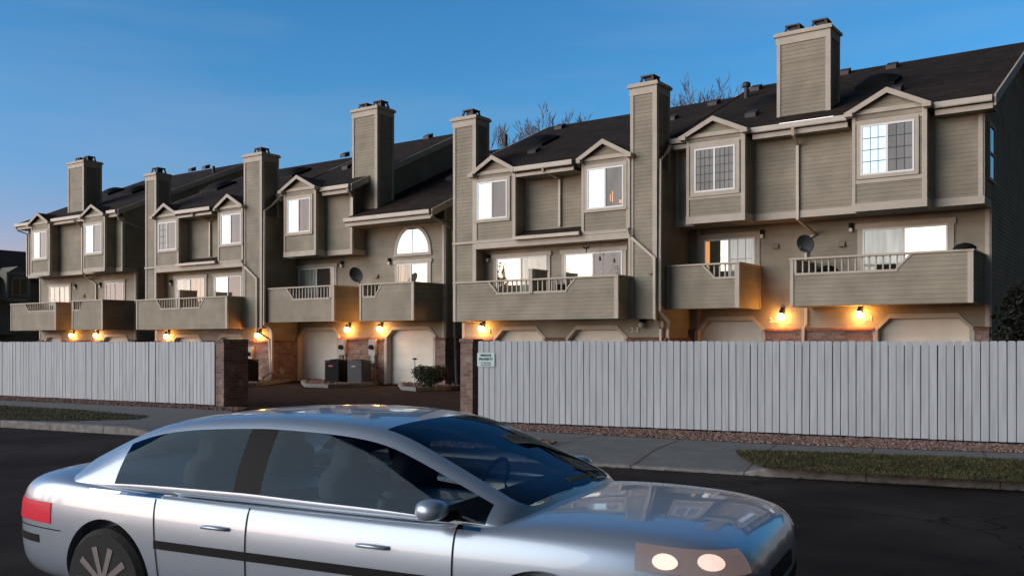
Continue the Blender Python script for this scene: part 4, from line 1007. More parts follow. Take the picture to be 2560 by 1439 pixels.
def grass(pts, name, label, dens, zf=0.):
    P = [Vector(G(u, v)) for u, v in pts]; xs = [p.x for p in P]; ys = [p.y for p in P]
    s = MB(); s.poly([(p.x, p.y, .006) for p in P]); so = s.build('turf_base', 'grassb'); so['kind'] = 'structure'
    g = MB(); A = abs(sum(P[i-1].x*P[i].y-P[i].x*P[i-1].y for i in range(len(P))))/2; cnt = min(26000, int(A*dens)); k = 0
    def inside(x, y):
        c = False; n = len(P)
        for i in range(n):
            a, b = P[i], P[i-1]
            if (a.y > y) != (b.y > y) and x < (b.x-a.x)*(y-a.y)/(b.y-a.y)+a.x: c = not c
        return c
    while k < cnt:
        x, y = R.uniform(min(xs), max(xs)), R.uniform(min(ys), max(ys))
        if not inside(x, y): continue
        k += 1; h = R.uniform(.015, .045); t = R.uniform(0, 6.28); dx, dy = .007*math.cos(t), .007*math.sin(t); lx, ly = R.uniform(-.02, .02), R.uniform(-.02, .02)
        g.poly([(x-dx, y-dy, .004), (x+dx, y+dy, .004), (x+lx, y+ly, h)])
    o = g.build(name, 'blade'); o['kind'] = 'stuff'; o['label'] = label
grass([(1838, 1125), (1990, 1128), (2100, 1132), (2320, 1139), (2560, 1149), (2800, 1160), (2800, 1222), (2560, 1205), (2290, 1192), (1912, 1170), (1868, 1150), (1845, 1137)], 'verge_grass', 'short olive grass verge at the right kerb', 1500)
grass([(-160, 1006), (0, 1013), (200, 1024), (372, 1040), (340, 1047), (150, 1052), (0, 1049), (-160, 1043)], 'verge_grass', 'short olive grass verge at the left kerb', 700)

# dry leaves blown along the kerb and the verge
lf = MB()
for _ in range(420):
    u = R.uniform(1300, 2650) if R.random() < .8 else R.uniform(-50, 600)
    i = min(range(len(KL)), key=lambda k: abs(colu(KL[k])-u)); o_ = R.choice((-.09, -.05, .25, .5, .8))+R.uniform(-.05, .1); p = KL[i]+nrm[i]*o_+Vector((R.uniform(-.12, .12), 0, 0)); z_ = RZ+.006 if o_ < -.0 else .03
    if drop(u) > .1 and o_ > 0: continue
    a_ = R.uniform(0, 6.28); c_, s__ = .028*math.cos(a_), .028*math.sin(a_)
    lf.poly([(p.x-c_, p.y-s__, z_), (p.x+s__*.5, p.y-c_*.5, z_+.008), (p.x+c_, p.y+s__, z_+.004), (p.x-s__*.5, p.y+c_*.5, z_+.012)])
lo_ = lf.build('fallen_leaves', 'dryleaf'); lo_['kind'] = 'stuff'; lo_['label'] = 'dry brown leaves scattered along the kerb'
# planting beds in front of the garages
def bed(pts, label, rn):
    P = [Vector(G(u, v)) for u, v in pts]; c = sum(P, Vector())/len(P)
    o = thing('planting_bed', (c.x, c.y, 0), label, 'kerbed bed', 'kerbed gravel beds by the garages')
    I = [c+(p-c)*(1-.17/max(.4, (p-c).length)) for p in P]; k = MB(); n = len(P)
    for i in range(n):
        j = (i+1) % n; up = Vector((0, 0, .13)); k.poly([P[i], P[j], P[j]+up, P[i]+up]); k.poly([P[i]+up, P[j]+up, I[j]+up, I[i]+up]); k.poly([I[i]+up, I[j]+up, I[j], I[i]])
    k.build('bed_kerb', 'kerb', o)
    s = MB(); s.poly([p+Vector((0, 0, .09)) for p in I]); s.build('soil', 'gravel', o)
    g = MB()
    for _ in range(rn):
        i = R.randrange(n); j = (i+1) % n; a, b = R.random(), R.random()
        if a+b > 1: a, b = 1-a, 1-b
        p = c+(I[i]-c)*a+(I[j]-c)*b; r = R.uniform(.03, .08); kk = len(g.v); t0 = R.uniform(0, 6)
        for q_ in range(5): t = t0+q_*1.2566; g.v.append((p.x+r*math.cos(t), p.y+r*math.sin(t), .088))
        for q_ in range(5): t = t0+.4+q_*1.2566; g.v.append((p.x+r*.6*math.cos(t), p.y+r*.6*math.sin(t), .09+r*.8))
        for q_ in range(5): g.f.append((kk+q_, kk+(q_+1) % 5, kk+5+(q_+1) % 5, kk+5+q_))
        g.f.append(tuple(range(kk+5, kk+10)))
    so = g.build('bed_stones', 'rock', o); so['kind'] = 'stuff'
bed([(752, 958), (762, 967), (820, 969), (900, 966), (961, 960), (960, 951.5), (860, 950), (775, 951.5)], 'low kerbed gravel bed under the two air conditioners between the middle garage doors', 260)
bed([(995, 964), (1003, 974), (1040, 978), (1170, 972), (1180, 952), (1098, 955), (1020, 960)], 'low kerbed gravel bed round the shrub beside the right gate pillar', 260)
bed([(560, 957), (570, 967), (640, 965), (735, 953), (742, 949), (685, 948), (650, 952), (600, 955)], 'low kerbed gravel bed at the foot of the white downspouts', 160)

# ------------------------------------------------------------------ yard equipment
def unit(u, Y_, wpx, h, mat_, label, badge, round_=False):
    P = Vector((XF(u, Y_), Y_, .09)); d_ = (P.y/q(u)[1]); wd = wpx*d_/F*1.08; dep = wd*.95
    a = rad(12); ex = Vector((math.cos(a), math.sin(a), 0)); ey = Vector((-ex.y, ex.x, 0))
    o = thing('air_conditioner', tuple(P), label, 'air conditioner', 'air conditioning units by the garages')
    b = MB(); 
    def ring(k, z):
        c_ = .10; e = [(-k+c_, -k), (k-c_, -k), (k, -k+c_), (k, k-c_), (k-c_, k), (-k+c_, k), (-k, k-c_), (-k, -k+c_)]
        return [tuple(P+ex*(i*wd*.5)+ey*(j*wd*.5+wd*.5)+Vector((0, 0, z))) for i, j in e]
    b.prism(ring(.97, .03), (0, 0, h-.09)); b.prism(ring(1.0, 0), (0, 0, .06)); b.prism(ring(1.0, h-.05), (0, 0, .05))
    k = .12
    while k < h-.1: b.prism(ring(.985, k), (0, 0, .012)); k += .035
    b.build('cabinet', mat_, o)
    MB().lathe(tuple(P+ey*wd*.5+Vector((0, 0, h))), [(wd*.40, 0), (wd*.40, .02), (wd*.1, .05)], 18).build('fan_guard', 'black', o)
    p = P+ex*(-wd*.18)-ey*.012+Vector((0, 0, h*.72)); MB().prism([tuple(p), tuple(p+ex*.17), tuple(p+ex*.17+Vector((0, 0, .05))), tuple(p+Vector((0, 0, .05)))], tuple(-ey*.008)).build('badge', badge, o)
unit(829, 24.35, 42, .84, 'black', 'black air conditioner with a red badge in front of the middle garage door', 'red')
unit(886, 24.45, 42, .84, 'grey', 'grey air conditioner right of the black one with the red badge', 'lgrey')
unit(603, 22.9, 40, .84, 'black', 'black air conditioner half hidden behind the left brick pillar', 'black')
def meter(u, v, Y, label, sgn=1):
    x, z = XF(u, Y), ZF(u, v, Y); y = Y-.09
    o = thing('electric_meter', (x, y, z), label, 'electric meter', 'electric meters on the brick piers')
    B(x-.17, x+.17, y-.14, y, z-.30, z+.30).build('cabinet', 'lgrey', o)
    MB().lathe((x, y-.14, z), [(.09, 0), (.09, -.09), (.05, -.11)], 14, 'y').build('dial', 'black', o)
    s = MB(); s.tube([(x+.12, y-.05, z-.3), (x+.12, y-.05, .1)], .025, 8); s.tube([(x-.05, y-.05, z-.3), (x-.05, y-.05, z-.55)], .02, 8); s.build('conduit', 'lgrey', o)
    B(x-.1, x+.12, y-.10, y, z-.75, z-.48).build('junction_box', 'grey', o)
meter(864, 867, 25.6, 'grey electric meter above the air conditioners, left of the pair')
meter(940, 867, 25.6, 'grey electric meter nearest the shrub, right of the pair')
meter(634, 884, 24.28, 'grey electric meter on the brick beside the white downspouts')
o = thing('telecom_box', (XF(937, 25.4), 25.42, 0.9), 'small pale blue service box low on the middle brick pier', 'service box')
x = XF(937, 25.5); z = ZF(937, 896, 25.5); B(x-.09, x+.09, 25.38, 25.509, z-.17, z+.17).build('case', 'cab', o)
# utility cabinet by the right pillar
P = Vector(G(1140, 958, .05)); o = thing('utility_cabinet', tuple(P), 'pale green utility cabinet between the shrub and the right gate pillar', 'utility cabinet')
s = MB(); s.box(P.x-.18, P.x+.18, P.y-.12, P.y+.2, 0, .78).build('case', 'cab', o); B(P.x-.2, P.x+.2, P.y-.14, P.y+.22, .78, .82).build('lid', 'cab', o); B(P.x-.08, P.x-.02, P.y-.127, P.y-.12, .58, .68).build('warning_label', 'black', o)
P = Vector(G(1037, 968, .1)); o = thing('garden_light', tuple(P), 'thin garden light on a stake behind the shrub', 'garden light')
MB().tube([P, P+Vector((0, 0, .95))], .012, 6).build('stake', 'grey', o); MB().lathe(tuple(P+Vector((0, 0, .93))), [(.05, 0), (.10, .03), (.02, .06)], 10).build('lamp_head', 'black', o)

def shrub(P, rx, ry, h, n, m, label, name='shrub', ls=.05, seed=3, cat='shrub'):
    r = random.Random(seed); o = thing(name, tuple(P), label, cat); g = MB(); st = MB()
    lobes = [(r.uniform(-.55, .55), r.uniform(-.5, .5), r.uniform(.35, .75), r.uniform(.35, .55)) for _ in range(16)]
    for lx, ly, lz, lr in lobes: st.tube([P, P+Vector((lx*rx, ly*ry, lz*h*.9))], .015, 5, .005)
    for _ in range(n):
        lx, ly, lz, lr = lobes[r.randrange(16)]
        v = Vector((r.gauss(0, 1), r.gauss(0, 1), r.gauss(0, 1))).normalized()*lr*r.uniform(.55, 1.05)
        p = P+Vector(((lx+v.x)*rx, (ly+v.y)*ry, max(.03, (lz+v.z*.75)*h)))
        a = Vector((r.gauss(0, 1), r.gauss(0, 1), r.gauss(0, 1))).normalized(); b = a.orthogonal().normalized()
        s_ = ls*r.uniform(.6, 1.3); g.poly([p-a*s_, p+b*s_*.45, p+a*s_, p-b*s_*.45])
    g.build('foliage', m, o); st.build('stem', 'bark', o)
shrub(Vector(G(1073, 968, .09)), .72, .6, .72, 5200, 'leaf', 'low round dark shrub in front of the right-hand garage door', ls=.04)
shrub(Vector((-2.45, 25.3, 0)), 1.15, 1.3, 3.05, 13000, 'leafd', 'tall dark evergreen bush beside the shaded end wall at the right edge', name='evergreen_bush', ls=.075, seed=9)

# ------------------------------------------------------------------ bare trees behind the roofs
def tree(u, vtop, D, label, seed, spread=.42, trunk=.22, n0=5, thin=1., mx_=4200):
    r = random.Random(seed); a, b = q(u); base = Vector((a*D, b*D, 0)); H = CAMZ+(V0-vtop)/F*D
    o = thing('bare_tree', tuple(base), label, 'tree', 'bare trees behind the roofs')
    tr = MB(); br_ = MB(); cnt = [0]
    def grow(p, d_, ln, rr, lev):
        pts = [p]; k = 3
        for i in range(k):
            d_ = (d_+Vector((r.gauss(0, .10), r.gauss(0, .10), .06))).normalized(); p = p+d_*ln/k; pts.append(p)
        (tr if lev < 2 else br_).tube(pts, rr, 5 if lev < 3 else 3, rr*.55)
        if lev >= 7 or cnt[0] > mx_: return
        for i in range(r.choice((3, 3, 4)) if lev else n0):
            cnt[0] += 1
            side = Vector((r.gauss(0, 1), r.gauss(0, 1), r.gauss(0, .4))).normalized()
            nd = (d_+side*spread*(1.2 if lev else 1.0)+Vector((0, 0, .12))).normalized()
            sp = pts[-1] if i == 0 else pts[r.randrange(1, 4)]
            grow(sp, nd, ln*r.uniform(.52, .76), max(rr*.58, .023*thin), lev+1)
    grow(base, Vector((0, 0, 1)), H*.42, trunk, 0)
    # fit the height
    zm = max(v[2] for v in br_.v); f = H/zm
    hi_ = [v for v in br_.v if v[2] > zm*.7]; mx1, my1, mz1 = (sum(v[k] for v in hi_)/len(hi_) for k in range(3))
    sx_, sy_ = (base.x-mx1)/mz1, (base.y-my1)/mz1      # stand the crown over the foot
    for mb in (tr, br_): mb.v = [(base.x+(v[0]-base.x+sx_*v[2])*f, base.y+(v[1]-base.y+sy_*v[2])*f, v[2]*f) for v in mb.v]
    tr.build('trunk', 'bark', o); br_.build('branch', 'bark', o)
tree(1348, 250, 58, 'bare tree with the fullest crown, left of the tall single chimney', 2)
tree(1285, 285, 60, 'slim bare tree just left of the fullest bare crown', 5, spread=.30, mx_=1300)

tree(1500, 262, 64, 'thin bare tree top just left of the tall single chimney', 11, spread=.33, mx_=1500)
tree(1712, 160, 60, 'tall bare tree right of the tall single chimney', 14, spread=.40)
tree(1822, 172, 62, 'bare tree left of the wide double-flue chimney', 17, spread=.42)
tree(1770, 225, 64, 'lower bare tree between the two tall bare crowns', 21, spread=.42)


# ------------------------------------------------------------------ trees across the street (seen as reflections in the porch glass)
def conifer(x, y, h, label, seed):
    r = random.Random(seed); P = Vector((x, y, -.1)); o = thing('conifer_tree', tuple(P), label, 'tree', 'trees across the street')
    MB().tube([P, P+Vector((0, 0, h*.95))], .16, 6, .02).build('trunk', 'bark', o); g = MB()
    for _ in range(2600):
        t = r.random()**.7; z = h*(1-t)*.92+.4; rr = h*.17*(t+.04)*r.uniform(.35, 1.1); a = r.uniform(0, 6.28)
        p = P+Vector((rr*math.cos(a), rr*math.sin(a), z)); e = Vector((math.cos(a), math.sin(a), -.3))*.28; f = Vector((-math.sin(a), math.cos(a), 0))*.07
        g.poly([p-e*.4-f, p-e*.4+f, p+e+f*.3, p+e-f*.3])
    g.build('foliage', 'leafd', o)
conifer(-41, -25, 9.0, 'dark conifer across the street mirrored in the darkest porch pane', 31)
conifer(-46.6, -25, 9.2, 'dark conifer across the street mirrored at the edge of the bright porch pane', 32)
conifer(-54, -25, 9.8, 'dark conifer across the street mirrored in the left porch door', 33)

# ------------------------------------------------------------------ balcony clutter
def on(b, Y, u, v): return Vector((XF(u, Y), Y, ZF(u, v, Y)))
p = on(0, 24.45, 2412, 622); o = thing('planter_bowl', tuple(p), 'dark domed bowl upside down on the right end of the balcony rail', 'bowl')
MB().lathe((p.x, p.y, p.z-.0), [(.27, .0), (.24, .06), (.15, .12), (.02, .15)], 18).build('shell', 'black', o, smooth=True)
p = Vector((XF(2070, 24.9), 24.9, hb(1.08))); o = thing('grill', tuple(p), 'dark covered grill behind the balusters of the longest balcony', 'grill')
MB().lathe(tuple(p+Vector((0, 0, .55))), [(.1, 0), (.28, .08), (.3, .2), (.2, .33), (.05, .38)], 16).build('bowl', 'black', o, smooth=True)
s = MB()
for a in (0, 2.1, 4.2): s.tube([p+Vector((.15*math.cos(a), .15*math.sin(a), .6)), p+Vector((.3*math.cos(a), .3*math.sin(a), 0))], .015, 6)
s.build('leg', 'black', o)
def chair(x, y, z, label, m='carblack'):
    o = thing('patio_chair', (x, y, z), label, 'chair'); B(x-.25, x+.25, y-.25, y+.25, z+.40, z+.44).build('seat', m, o); B(x-.25, x+.25, y+.22, y+.26, z+.44, z+.92).build('backrest', m, o)
    for i in (-1, 1):
        for j in (-1, 1): B(x+i*.23-.015, x+i*.23+.015, y+j*.23-.015, y+j*.23+.015, z, z+.4).build('leg', m, o)
chair(XF(2210, 25.1), 25.1, hb(1.08), 'dark patio chair in front of the widest glass door')
chair(XF(1395, 23.4), 23.42, hb(.80), 'dark patio chair behind the right balusters of the recessed porch')
p = Vector((XF(1279, 23.35), 23.35, hb(.80))); o = thing('flower_pot', tuple(p), 'red flower pot behind the left balusters of the recessed porch', 'flower pot')
MB().lathe(tuple(p+Vector((0, 0, .45))), [(.1, 0), (.14, .22), (.15, .25)], 14).build('pot', 'red', o); B(p.x-.2, p.x+.2, p.y-.15, p.y+.15, p.z, p.z+.44).build('stand', 'wood', o)
# hanging ornaments on the porch
p = Vector((XF(1466, 23.72), 23.72, 0)); z = ZF(1466, 622, 23.72); zt = hb(2.97)
o = thing('hanging_bird_ornament', (p.x, p.y, zt), 'dark bird ornament with spread wings hung over the porch opening', 'ornament')
MB().tube([(p.x, p.y, zt), (p.x, p.y, z+.05)], .004, 4).build('cord', 'black', o)
s = MB(); s.tube([(p.x+.02, p.y, z+.06), (p.x, p.y, z), (p.x, p.y, z-.12)], .035, 8, .008); s.prism([(p.x, p.y-.01, z+.02), (p.x-.13, p.y-.01, z+.10), (p.x-.08, p.y-.01, z-.0)], (0, .02, 0)); s.prism([(p.x, p.y-.01, z+.02), (p.x+.13, p.y-.01, z+.12), (p.x+.08, p.y-.01, z+.0)], (0, .02, 0)); s.build('bird', 'black', o)
p = Vector((XF(1500, 23.8), 23.8, 0)); z = ZF(1500, 645, 23.8)
o = thing('wind_chime', (p.x, p.y, zt), 'small dark wind chime hung in front of the darkest porch pane', 'wind chime')
MB().tube([(p.x, p.y, zt), (p.x, p.y, z+.05)], .004, 4).build('cord', 'black', o); MB().lathe((p.x, p.y, z-.08), [(.02, 0), (.035, .06), (.02, .13)], 8).build('chime', 'black', o)

# ------------------------------------------------------------------ the passing car
dirc = Vector((.898, -.440)); awayc = Vector((.440, .898))
near = Vector((-.97, 4.90))            # a point of its near flank in camera right/forward metres
fwd = CW(dirc.x, dirc.y)-CW(0, 0); lat = CW(awayc.x, awayc.y)-CW(0, 0)
u_f = 1865
# front end where the flank line meets column u_f
kx = (u_f-U0)/F; s_ = (kx*near.y-near.x)/(dirc.x-kx*dirc.y); fr = near+dirc*s_
cen = fr-dirc*2.46+awayc*.91; cw_ = CW(cen.x, cen.y)
car = thing('passing_car', (cw_.x, cw_.y, RZ), 'silver sedan driving to the right along the near lane, red tail lamp and lit headlamp', 'car')
car.rotation_euler = (0, 0, math.atan2(fwd.y, fwd.x)); ORG[car.name] = (0, 0, 0)
def lerp(tab, x):
    for (a, *va), (b, *vb) in zip(tab, tab[1:]):
        if a <= x <= b: t = (x-a)/(b-a); return [p+(q_-p)*t for p, q_ in zip(va, vb)]
    return list(tab[-1][1:])
#        x     w    zb    ztop   zsh
BT = [(-2.46, .56, .34, .74, .70), (-2.42, .74, .27, .86, .81), (-2.25, .83, .23, .965, .90), (-1.9, .885, .21, .99, .915), (-1.4, .905, .20, .875, .91), (-.7, .91, .19, .85, .90), (.2, .91, .19, .85, .89),
      (.9, .91, .19, .87, .885), (1.3, .905, .20, .95, .885), (1.8, .885, .21, .945, .88), (2.15, .85, .23, .925, .86), (2.36, .76, .27, .87, .81), (2.46, .58, .34, .76, .70)]
def ringb(w_, zb, zt, zsh):
    h = [(0, zb), (w_*.6, zb), (w_*.90, zb+.02), (w_*.985, zb+.14), (w_*.995, zb+(zsh-zb)*.45), (w_, zb+(zsh-zb)*.72), (w_*.975, zsh-.06), (w_*.93, zsh-.005), (w_*.84, zt-.028), (w_*.5, zt-.006), (0, zt)]
    return h
def loft(stations, close=True):
    vs, fs = [], []; n = None
    for x_, h in stations:
        ring = [(x_, y_, z_) for y_, z_ in h]+[(x_, -y_, z_) for y_, z_ in h[-2:0:-1]]; n = len(ring); vs += ring
    for i in range(len(stations)-1):
        for j in range(n): fs.append((i*n+j, (i+1)*n+j, (i+1)*n+(j+1) % n, i*n+(j+1) % n))
    fs.append(tuple(range(n))); fs.append(tuple(range(len(vs)-1, len(vs)-n-1, -1)))
    return vs, fs, n
def submesh(vs, fs, lev, cuts=None, mats=None):
    me = bpy.data.meshes.new('tmp'); me.from_pydata(vs, [], fs); 
    if mats: me.polygons.foreach_set('material_index', mats)
    bm = bmesh.new(); bm.from_mesh(me); bmesh.ops.recalc_face_normals(bm, faces=bm.faces); bm.to_mesh(me); bm.free()
    for _ in range(6): me.materials.append(M['paint'])
    ob = bpy.data.objects.new('tmp', me); col.objects.link(ob); md = ob.modifiers.new('s', 'SUBSURF'); md.levels = md.render_levels = lev
    tmp = []
    for c_ in cuts or []:
        cm = bpy.data.meshes.new('c'); cm.from_pydata(c_.v, [], c_.f); bm = bmesh.new(); bm.from_mesh(cm); bmesh.ops.recalc_face_normals(bm, faces=bm.faces); bm.to_mesh(cm); bm.free(); co = bpy.data.objects.new('c', cm); col.objects.link(co); tmp.append(co)
        b_ = ob.modifiers.new('b', 'BOOLEAN'); b_.operation = 'DIFFERENCE'; b_.object = co; b_.solver = 'EXACT'
    dg = bpy.context.evaluated_depsgraph_get(); dg.update(); r_ = bpy.data.meshes.new_from_object(ob.evaluated_get(dg))
    for t_ in tmp+[ob]: bpy.data.objects.remove(t_)
    r_.polygons.foreach_set('use_smooth', [True]*len(r_.polygons))
    if cuts: r_.set_sharp_from_angle(angle=rad(32))
    return r_
def addmesh(me, name, m, parent):
    me.materials.clear(); me.materials.append(M[m]); me.name = name; o = bpy.data.objects.new(name, me); col.objects.link(o); o.parent = parent; ORG[o.name] = (0, 0, 0); return o
vs, fs, n = loft([(x_, ringb(*lerp(BT, x_))) for x_ in [b_[0] for b_ in BT]])
WX = (-1.42, 1.50); WR = .325
cuts = []
for wx in WX:
    for sy in (-1, 1): cuts.append(MB().lathe((wx, sy*1.0-.26 if sy > 0 else -1.0-.06, WR+.01), [(WR+.05, 0), (WR+.05, .32)], 48, 'y'))
body_me = submesh(vs, fs, 2, cuts)
bm = bmesh.new(); bm.from_mesh(body_me); bvh = BVHTree.FromBMesh(bm); bm.free()
body = addmesh(body_me, 'body', 'paint', car)
def hit(x, z, side=-1, off=.003):
    r_ = bvh.ray_cast(Vector((x, side*3, z)), Vector((0, -side, 0)))
    return r_[0]+r_[1]*off if r_[0] is not None else None
# greenhouse: stations x, height, half width at the top
GT = [(-1.98, .985, .70), (-1.72, 1.10, .675), (-1.42, 1.235, .65), (-1.18, 1.31, .635), (-.85, 1.35, .625), (-.42, 1.37, .62), (-.34, 1.372, .62), (.10, 1.365, .62), (.42, 1.33, .62), (.62, 1.265, .64), (.92, 1.14, .68), (1.18, 1.03, .715), (1.34, .955, .74)]
st = []
for x_, zr, wt in GT:
    zb = 1.0-.045*max(0, x_)/1.3; wb = .825; zb = .885 if x_ > 0 else .90
    zm = zb+(zr-.07-zb)*.55
    st.append((x_, [(0, .85), (wb, .85), (wb, zb), (wb+(wt-wb)*.5+.018, zm), (wt+.012, max(zr-.065, zb+.01)), (wt*.93, zr-.018), (wt*.5, zr), (0, zr+.006)]))
vs, fs, n = loft(st)
mi = []
for i in range(len(st)-1):
    xa_, xb_ = st[i][0], st[i+1][0]
    for j in range(n):
        jj = j if j < 7 else n-1-j       # segment index from the sill, mirrored
        k = 0
        if jj in (2, 3): k = 1 if not (i in (0, 1) or (abs(xa_+.42) < .01) or i == len(st)-2) else (4 if abs(xa_+.42) < .01 else 0)
        if jj in (5, 6): k = 2 if (xb_ > .45) or (xa_ < -1.2 and i > -1) else 0
        if jj in (5, 6) and abs(xa_-.10) < .01: k = 0
        if jj == 0: k = 3
        mi.append(k)
mi += [0, 0]
gm = submesh(vs, fs, 2, None, mi)
def split(me, k, name, m):
    vmap = {}; V_, F_ = [], []
    for p_ in me.polygons:
        if p_.material_index == k:
            f_ = []
            for vi in p_.vertices:
                if vi not in vmap: vmap[vi] = len(V_); V_.append(tuple(me.vertices[vi].co))
                f_.append(vmap[vi])
            F_.append(tuple(f_))
    # connected pieces
    par = list(range(len(V_)))
    def fd(a):
        while par[a] != a: par[a] = par[par[a]]; a = par[a]
        return a
    for f_ in F_:
        for a in f_[1:]: par[fd(a)] = fd(f_[0])
    groups = {}
    for f_ in F_: groups.setdefault(fd(f_[0]), []).append(f_)
    out = []
    for g_, fl in groups.items():
        mb = MB(); mp_ = {}
        for f_ in fl:
            ff = []
            for a in f_:
                if a not in mp_: mp_[a] = len(mb.v); mb.v.append(V_[a])
                ff.append(mp_[a])
            mb.f.append(tuple(ff))
        xm = sum(v[0] for v in mb.v)/len(mb.v); nm = name(xm) if callable(name) else name
        out.append(mb.build(nm, m, car, smooth=True))
    return out
split(gm, 0, 'roof_panel', 'paint'); split(gm, 3, 'cabin_floor', 'cabin'); split(gm, 4, 'door_pillar', 'carblack'); split(gm, 1, 'side_window', 'carglass'); split(gm, 2, lambda x_: 'windscreen' if x_ > 0 else 'rear_window', 'carglass')
def ribbon(pts, wz, name, m, parent, wx=0, side=-1, off=.004):
    mb = MB(); P = []
    for x_, z_ in pts:
        a = hit(x_-wx/2, z_-wz/2, side, off); b = hit(x_+wx/2, z_+wz/2, side, off)
        if a is None or b is None: continue
        P.append((a, b))
    for (a, b), (c_, d_) in zip(P, P[1:]): mb.poly([a, c_, d_, b])
    if mb.f: return mb.build(name, m, parent, smooth=True)
for sx_, sy_ in ((.10, -.37), (.10, .37), (-.95, -.37), (-.95, .37)):
    vs_, fs_, _ = loft([(x_, [(0, .90), (hw_, .90), (hw_*1.02, 1.0), (hw_*.9, 1.10), (hw_*.42, 1.115), (hw_*.40, 1.16), (hw_*.40, 1.26), (0, 1.275)]) for x_, hw_ in ((sx_-.17, .20), (sx_-.12, .24), (sx_-.05, .24), (sx_-.0, .20))])
    addmesh(submesh([(a_, b_+sy_, c_) for a_, b_, c_ in [(p_[0], p_[1], p_[2]-.05) for p_ in vs_]], fs_, 1), 'seat_back', 'seat', car)
MB().box(.82, 1.18, -.72, .72, .86, .92).build('dashboard', 'cabin', car)
wl = MB()
wl.tube([(.60+.05*math.sin(t*math.pi/8), .37+.18*math.cos(t*math.pi/8), .90+.15*math.sin(t*math.pi/8)) for t in range(17)], .014, 6); wl.build('steering_wheel', 'cabin', car)
fr_ = lambda a, b, n: [a+(b-a)*i/n for i in range(n+1)]
for sd in (-1, 1):
    ribbon([(x_, .872-.006*max(0, x_)) for x_ in fr_(-1.6, 1.15, 40)], .014, 'belt_moulding', 'chrome', body, side=sd)
    ribbon([(x_, .60) for x_ in fr_(-1.0, 1.1, 40)], .05, 'side_moulding', 'carblack', body, side=sd)
    for xs_ in (-1.02, -.30, 1.02):
        ribbon([(xs_+(.10*(.9-z_) if xs_ < -.9 else 0), z_) for z_ in fr_(.28, .86, 16)], 0, 'door_seam', 'carblack', body, wx=.008, side=sd)
    for pts_ in ([(-2.30, z_) for z_ in fr_(.56, .60, 2)], [(x_, .60) for x_ in fr_(-2.40, -1.83, 24)], [(x_, .60) for x_ in fr_(1.92, 2.40, 24)]):
        ribbon(pts_, .007, 'bumper_seam', 'carblack', body, side=sd)
    for xh in (-.52, .55):
        p = hit(xh, .74, sd, .0)
        if p: MB().tube([(p.x-.10, p.y-sd*.004, p.z-.004), (p.x-.085, p.y+sd*.022, p.z), (p.x, p.y+sd*.028, p.z+.002), (p.x+.085, p.y+sd*.022, p.z), (p.x+.10, p.y-sd*.004, p.z-.004)], .011, 8).build('door_handle', 'paint', body, smooth=True)
    mv, mf, _ = loft([(.86, [(0, .985), (.05, .99), (.06, 1.03), (.05, 1.08), (0, 1.09)]), (.95, [(0, .975), (.09, .985), (.10, 1.03), (.09, 1.085), (0, 1.10)]), (1.03, [(0, 1.0), (.05, 1.01), (.06, 1.04), (.05, 1.07), (0, 1.08)])])
    mv = [(x_, y_+sd*.97, z_-.07) for x_, y_, z_ in mv]
    mo = addmesh(submesh(mv, mf, 1), 'door_mirror', 'paint', car); MB().box(.90, 1.0, sd*.80, sd*.90, .90, .95).build('mirror_arm', 'carblack', mo)
def lamp(cx, cy, a0, a1, z0f, z1f, name, m, off=.006, na=18, nz=5):
    mb = MB(); rows = []
    for i in range(na+1):
        t = i/na; a = a0+(a1-a0)*t; r_ = []
        for j in range(nz+1):
            z_ = z0f(t)+(z1f(t)-z0f(t))*j/nz
            h_ = bvh.ray_cast(Vector((cx, cy, z_)), Vector((math.cos(a), math.sin(a), 0)))
            nn = h_[1] if h_[1].dot(Vector((math.cos(a), math.sin(a), 0))) > 0 else -h_[1]
            r_.append(h_[0]+nn*off)
        rows.append(r_)
    for i in range(na):
        for j in range(nz): mb.poly([rows[i][j], rows[i+1][j], rows[i+1][j+1], rows[i][j+1]])
    return mb.build(name, m, car, smooth=True)
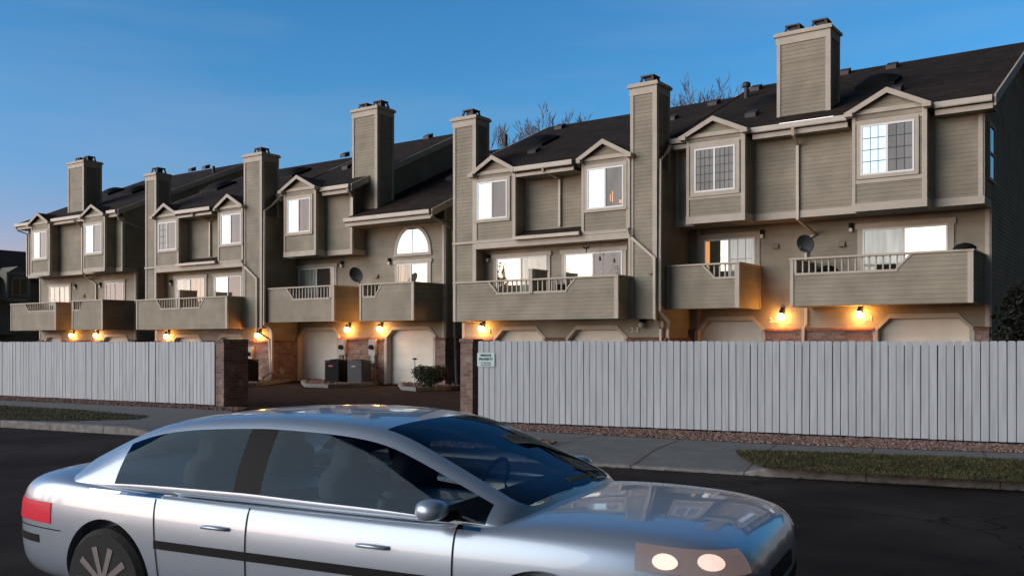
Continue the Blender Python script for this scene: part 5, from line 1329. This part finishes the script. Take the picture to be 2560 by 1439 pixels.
for sd in (-1, 1):
    tl = lamp(-1.9, sd*.45, sd*rad(95), sd*rad(160), lambda t: .635, lambda t: .765, 'tail_lamp', 'tail')
    hl = lamp(1.85, sd*.40, sd*rad(78), sd*rad(18), lambda t: .755-.02*t, lambda t: .868-.035*t, 'head_lamp', 'headl')
    for az in (62, 40):
        mb = MB(); c_ = None; pts = []
        for k in range(19):
            t = 2*math.pi*k/18; rr = 0 if k == 18 else 1
            aa = sd*rad(az+rr*6.5*math.cos(t)); zz_ = .803+rr*.034*math.sin(t)
            dd_ = Vector((math.cos(aa), math.sin(aa), 0)); h_ = bvh.ray_cast(Vector((1.85, sd*.40, zz_)), dd_); pts.append(h_[0]+dd_*.014)
        for k in range(18): mb.poly([pts[18], pts[k], pts[(k+1) % 18]])
        mb.build('reflector', 'headhot', car).parent = hl
    lamp(0, 0, sd*rad(155), sd*rad(180), lambda t: .50, lambda t: .55, 'bumper_strip', 'carblack').parent = body
    lamp(0, 0, sd*rad(25), sd*rad(0), lambda t: .50, lambda t: .55, 'bumper_strip', 'carblack').parent = body
lamp(1.7, 0, rad(-20), rad(20), lambda t: .60, lambda t: .68, 'grille', 'carblack')
lamp(-1.7, 0, rad(170), rad(190), lambda t: .60, lambda t: .70, 'number_plate', 'white')
for wx in WX:
    for sd in (-1, 1):
        y0 = sd*.80
        ty = MB().lathe((wx, y0-.11, WR), [(WR-.13, 0), (WR-.03, .0), (WR, .03), (WR, .19), (WR-.03, .22), (WR-.13, .22)], 32, 'y').build('wheel', 'tyre', car, smooth=False)
        rm = MB(); yo = y0+sd*.085
        rm.lathe((wx, yo-.02, WR), [(WR-.085, 0), (WR-.085, .04), (WR-.10, .04), (WR-.105, .012), (.06, .012)], 36, 'y')
        for k in range(10):
            a = k*2*math.pi/10; ca_, sa_ = math.cos(a), math.sin(a); P_ = lambda r_, w__: (wx+ca_*r_-sa_*w__, y0+sd*.100, WR+sa_*r_+ca_*w__)
            rm.prism([P_(.03, -.016), P_(WR-.10, -.022), P_(WR-.10, .022), P_(.03, .016)], (0, sd*.014, 0))
        rm.lathe((wx, y0+sd*.110-.008, WR), [(.055, 0), (.055, .016), (.02, .02)], 20, 'y')
        rm.build('rim', 'rim', ty)
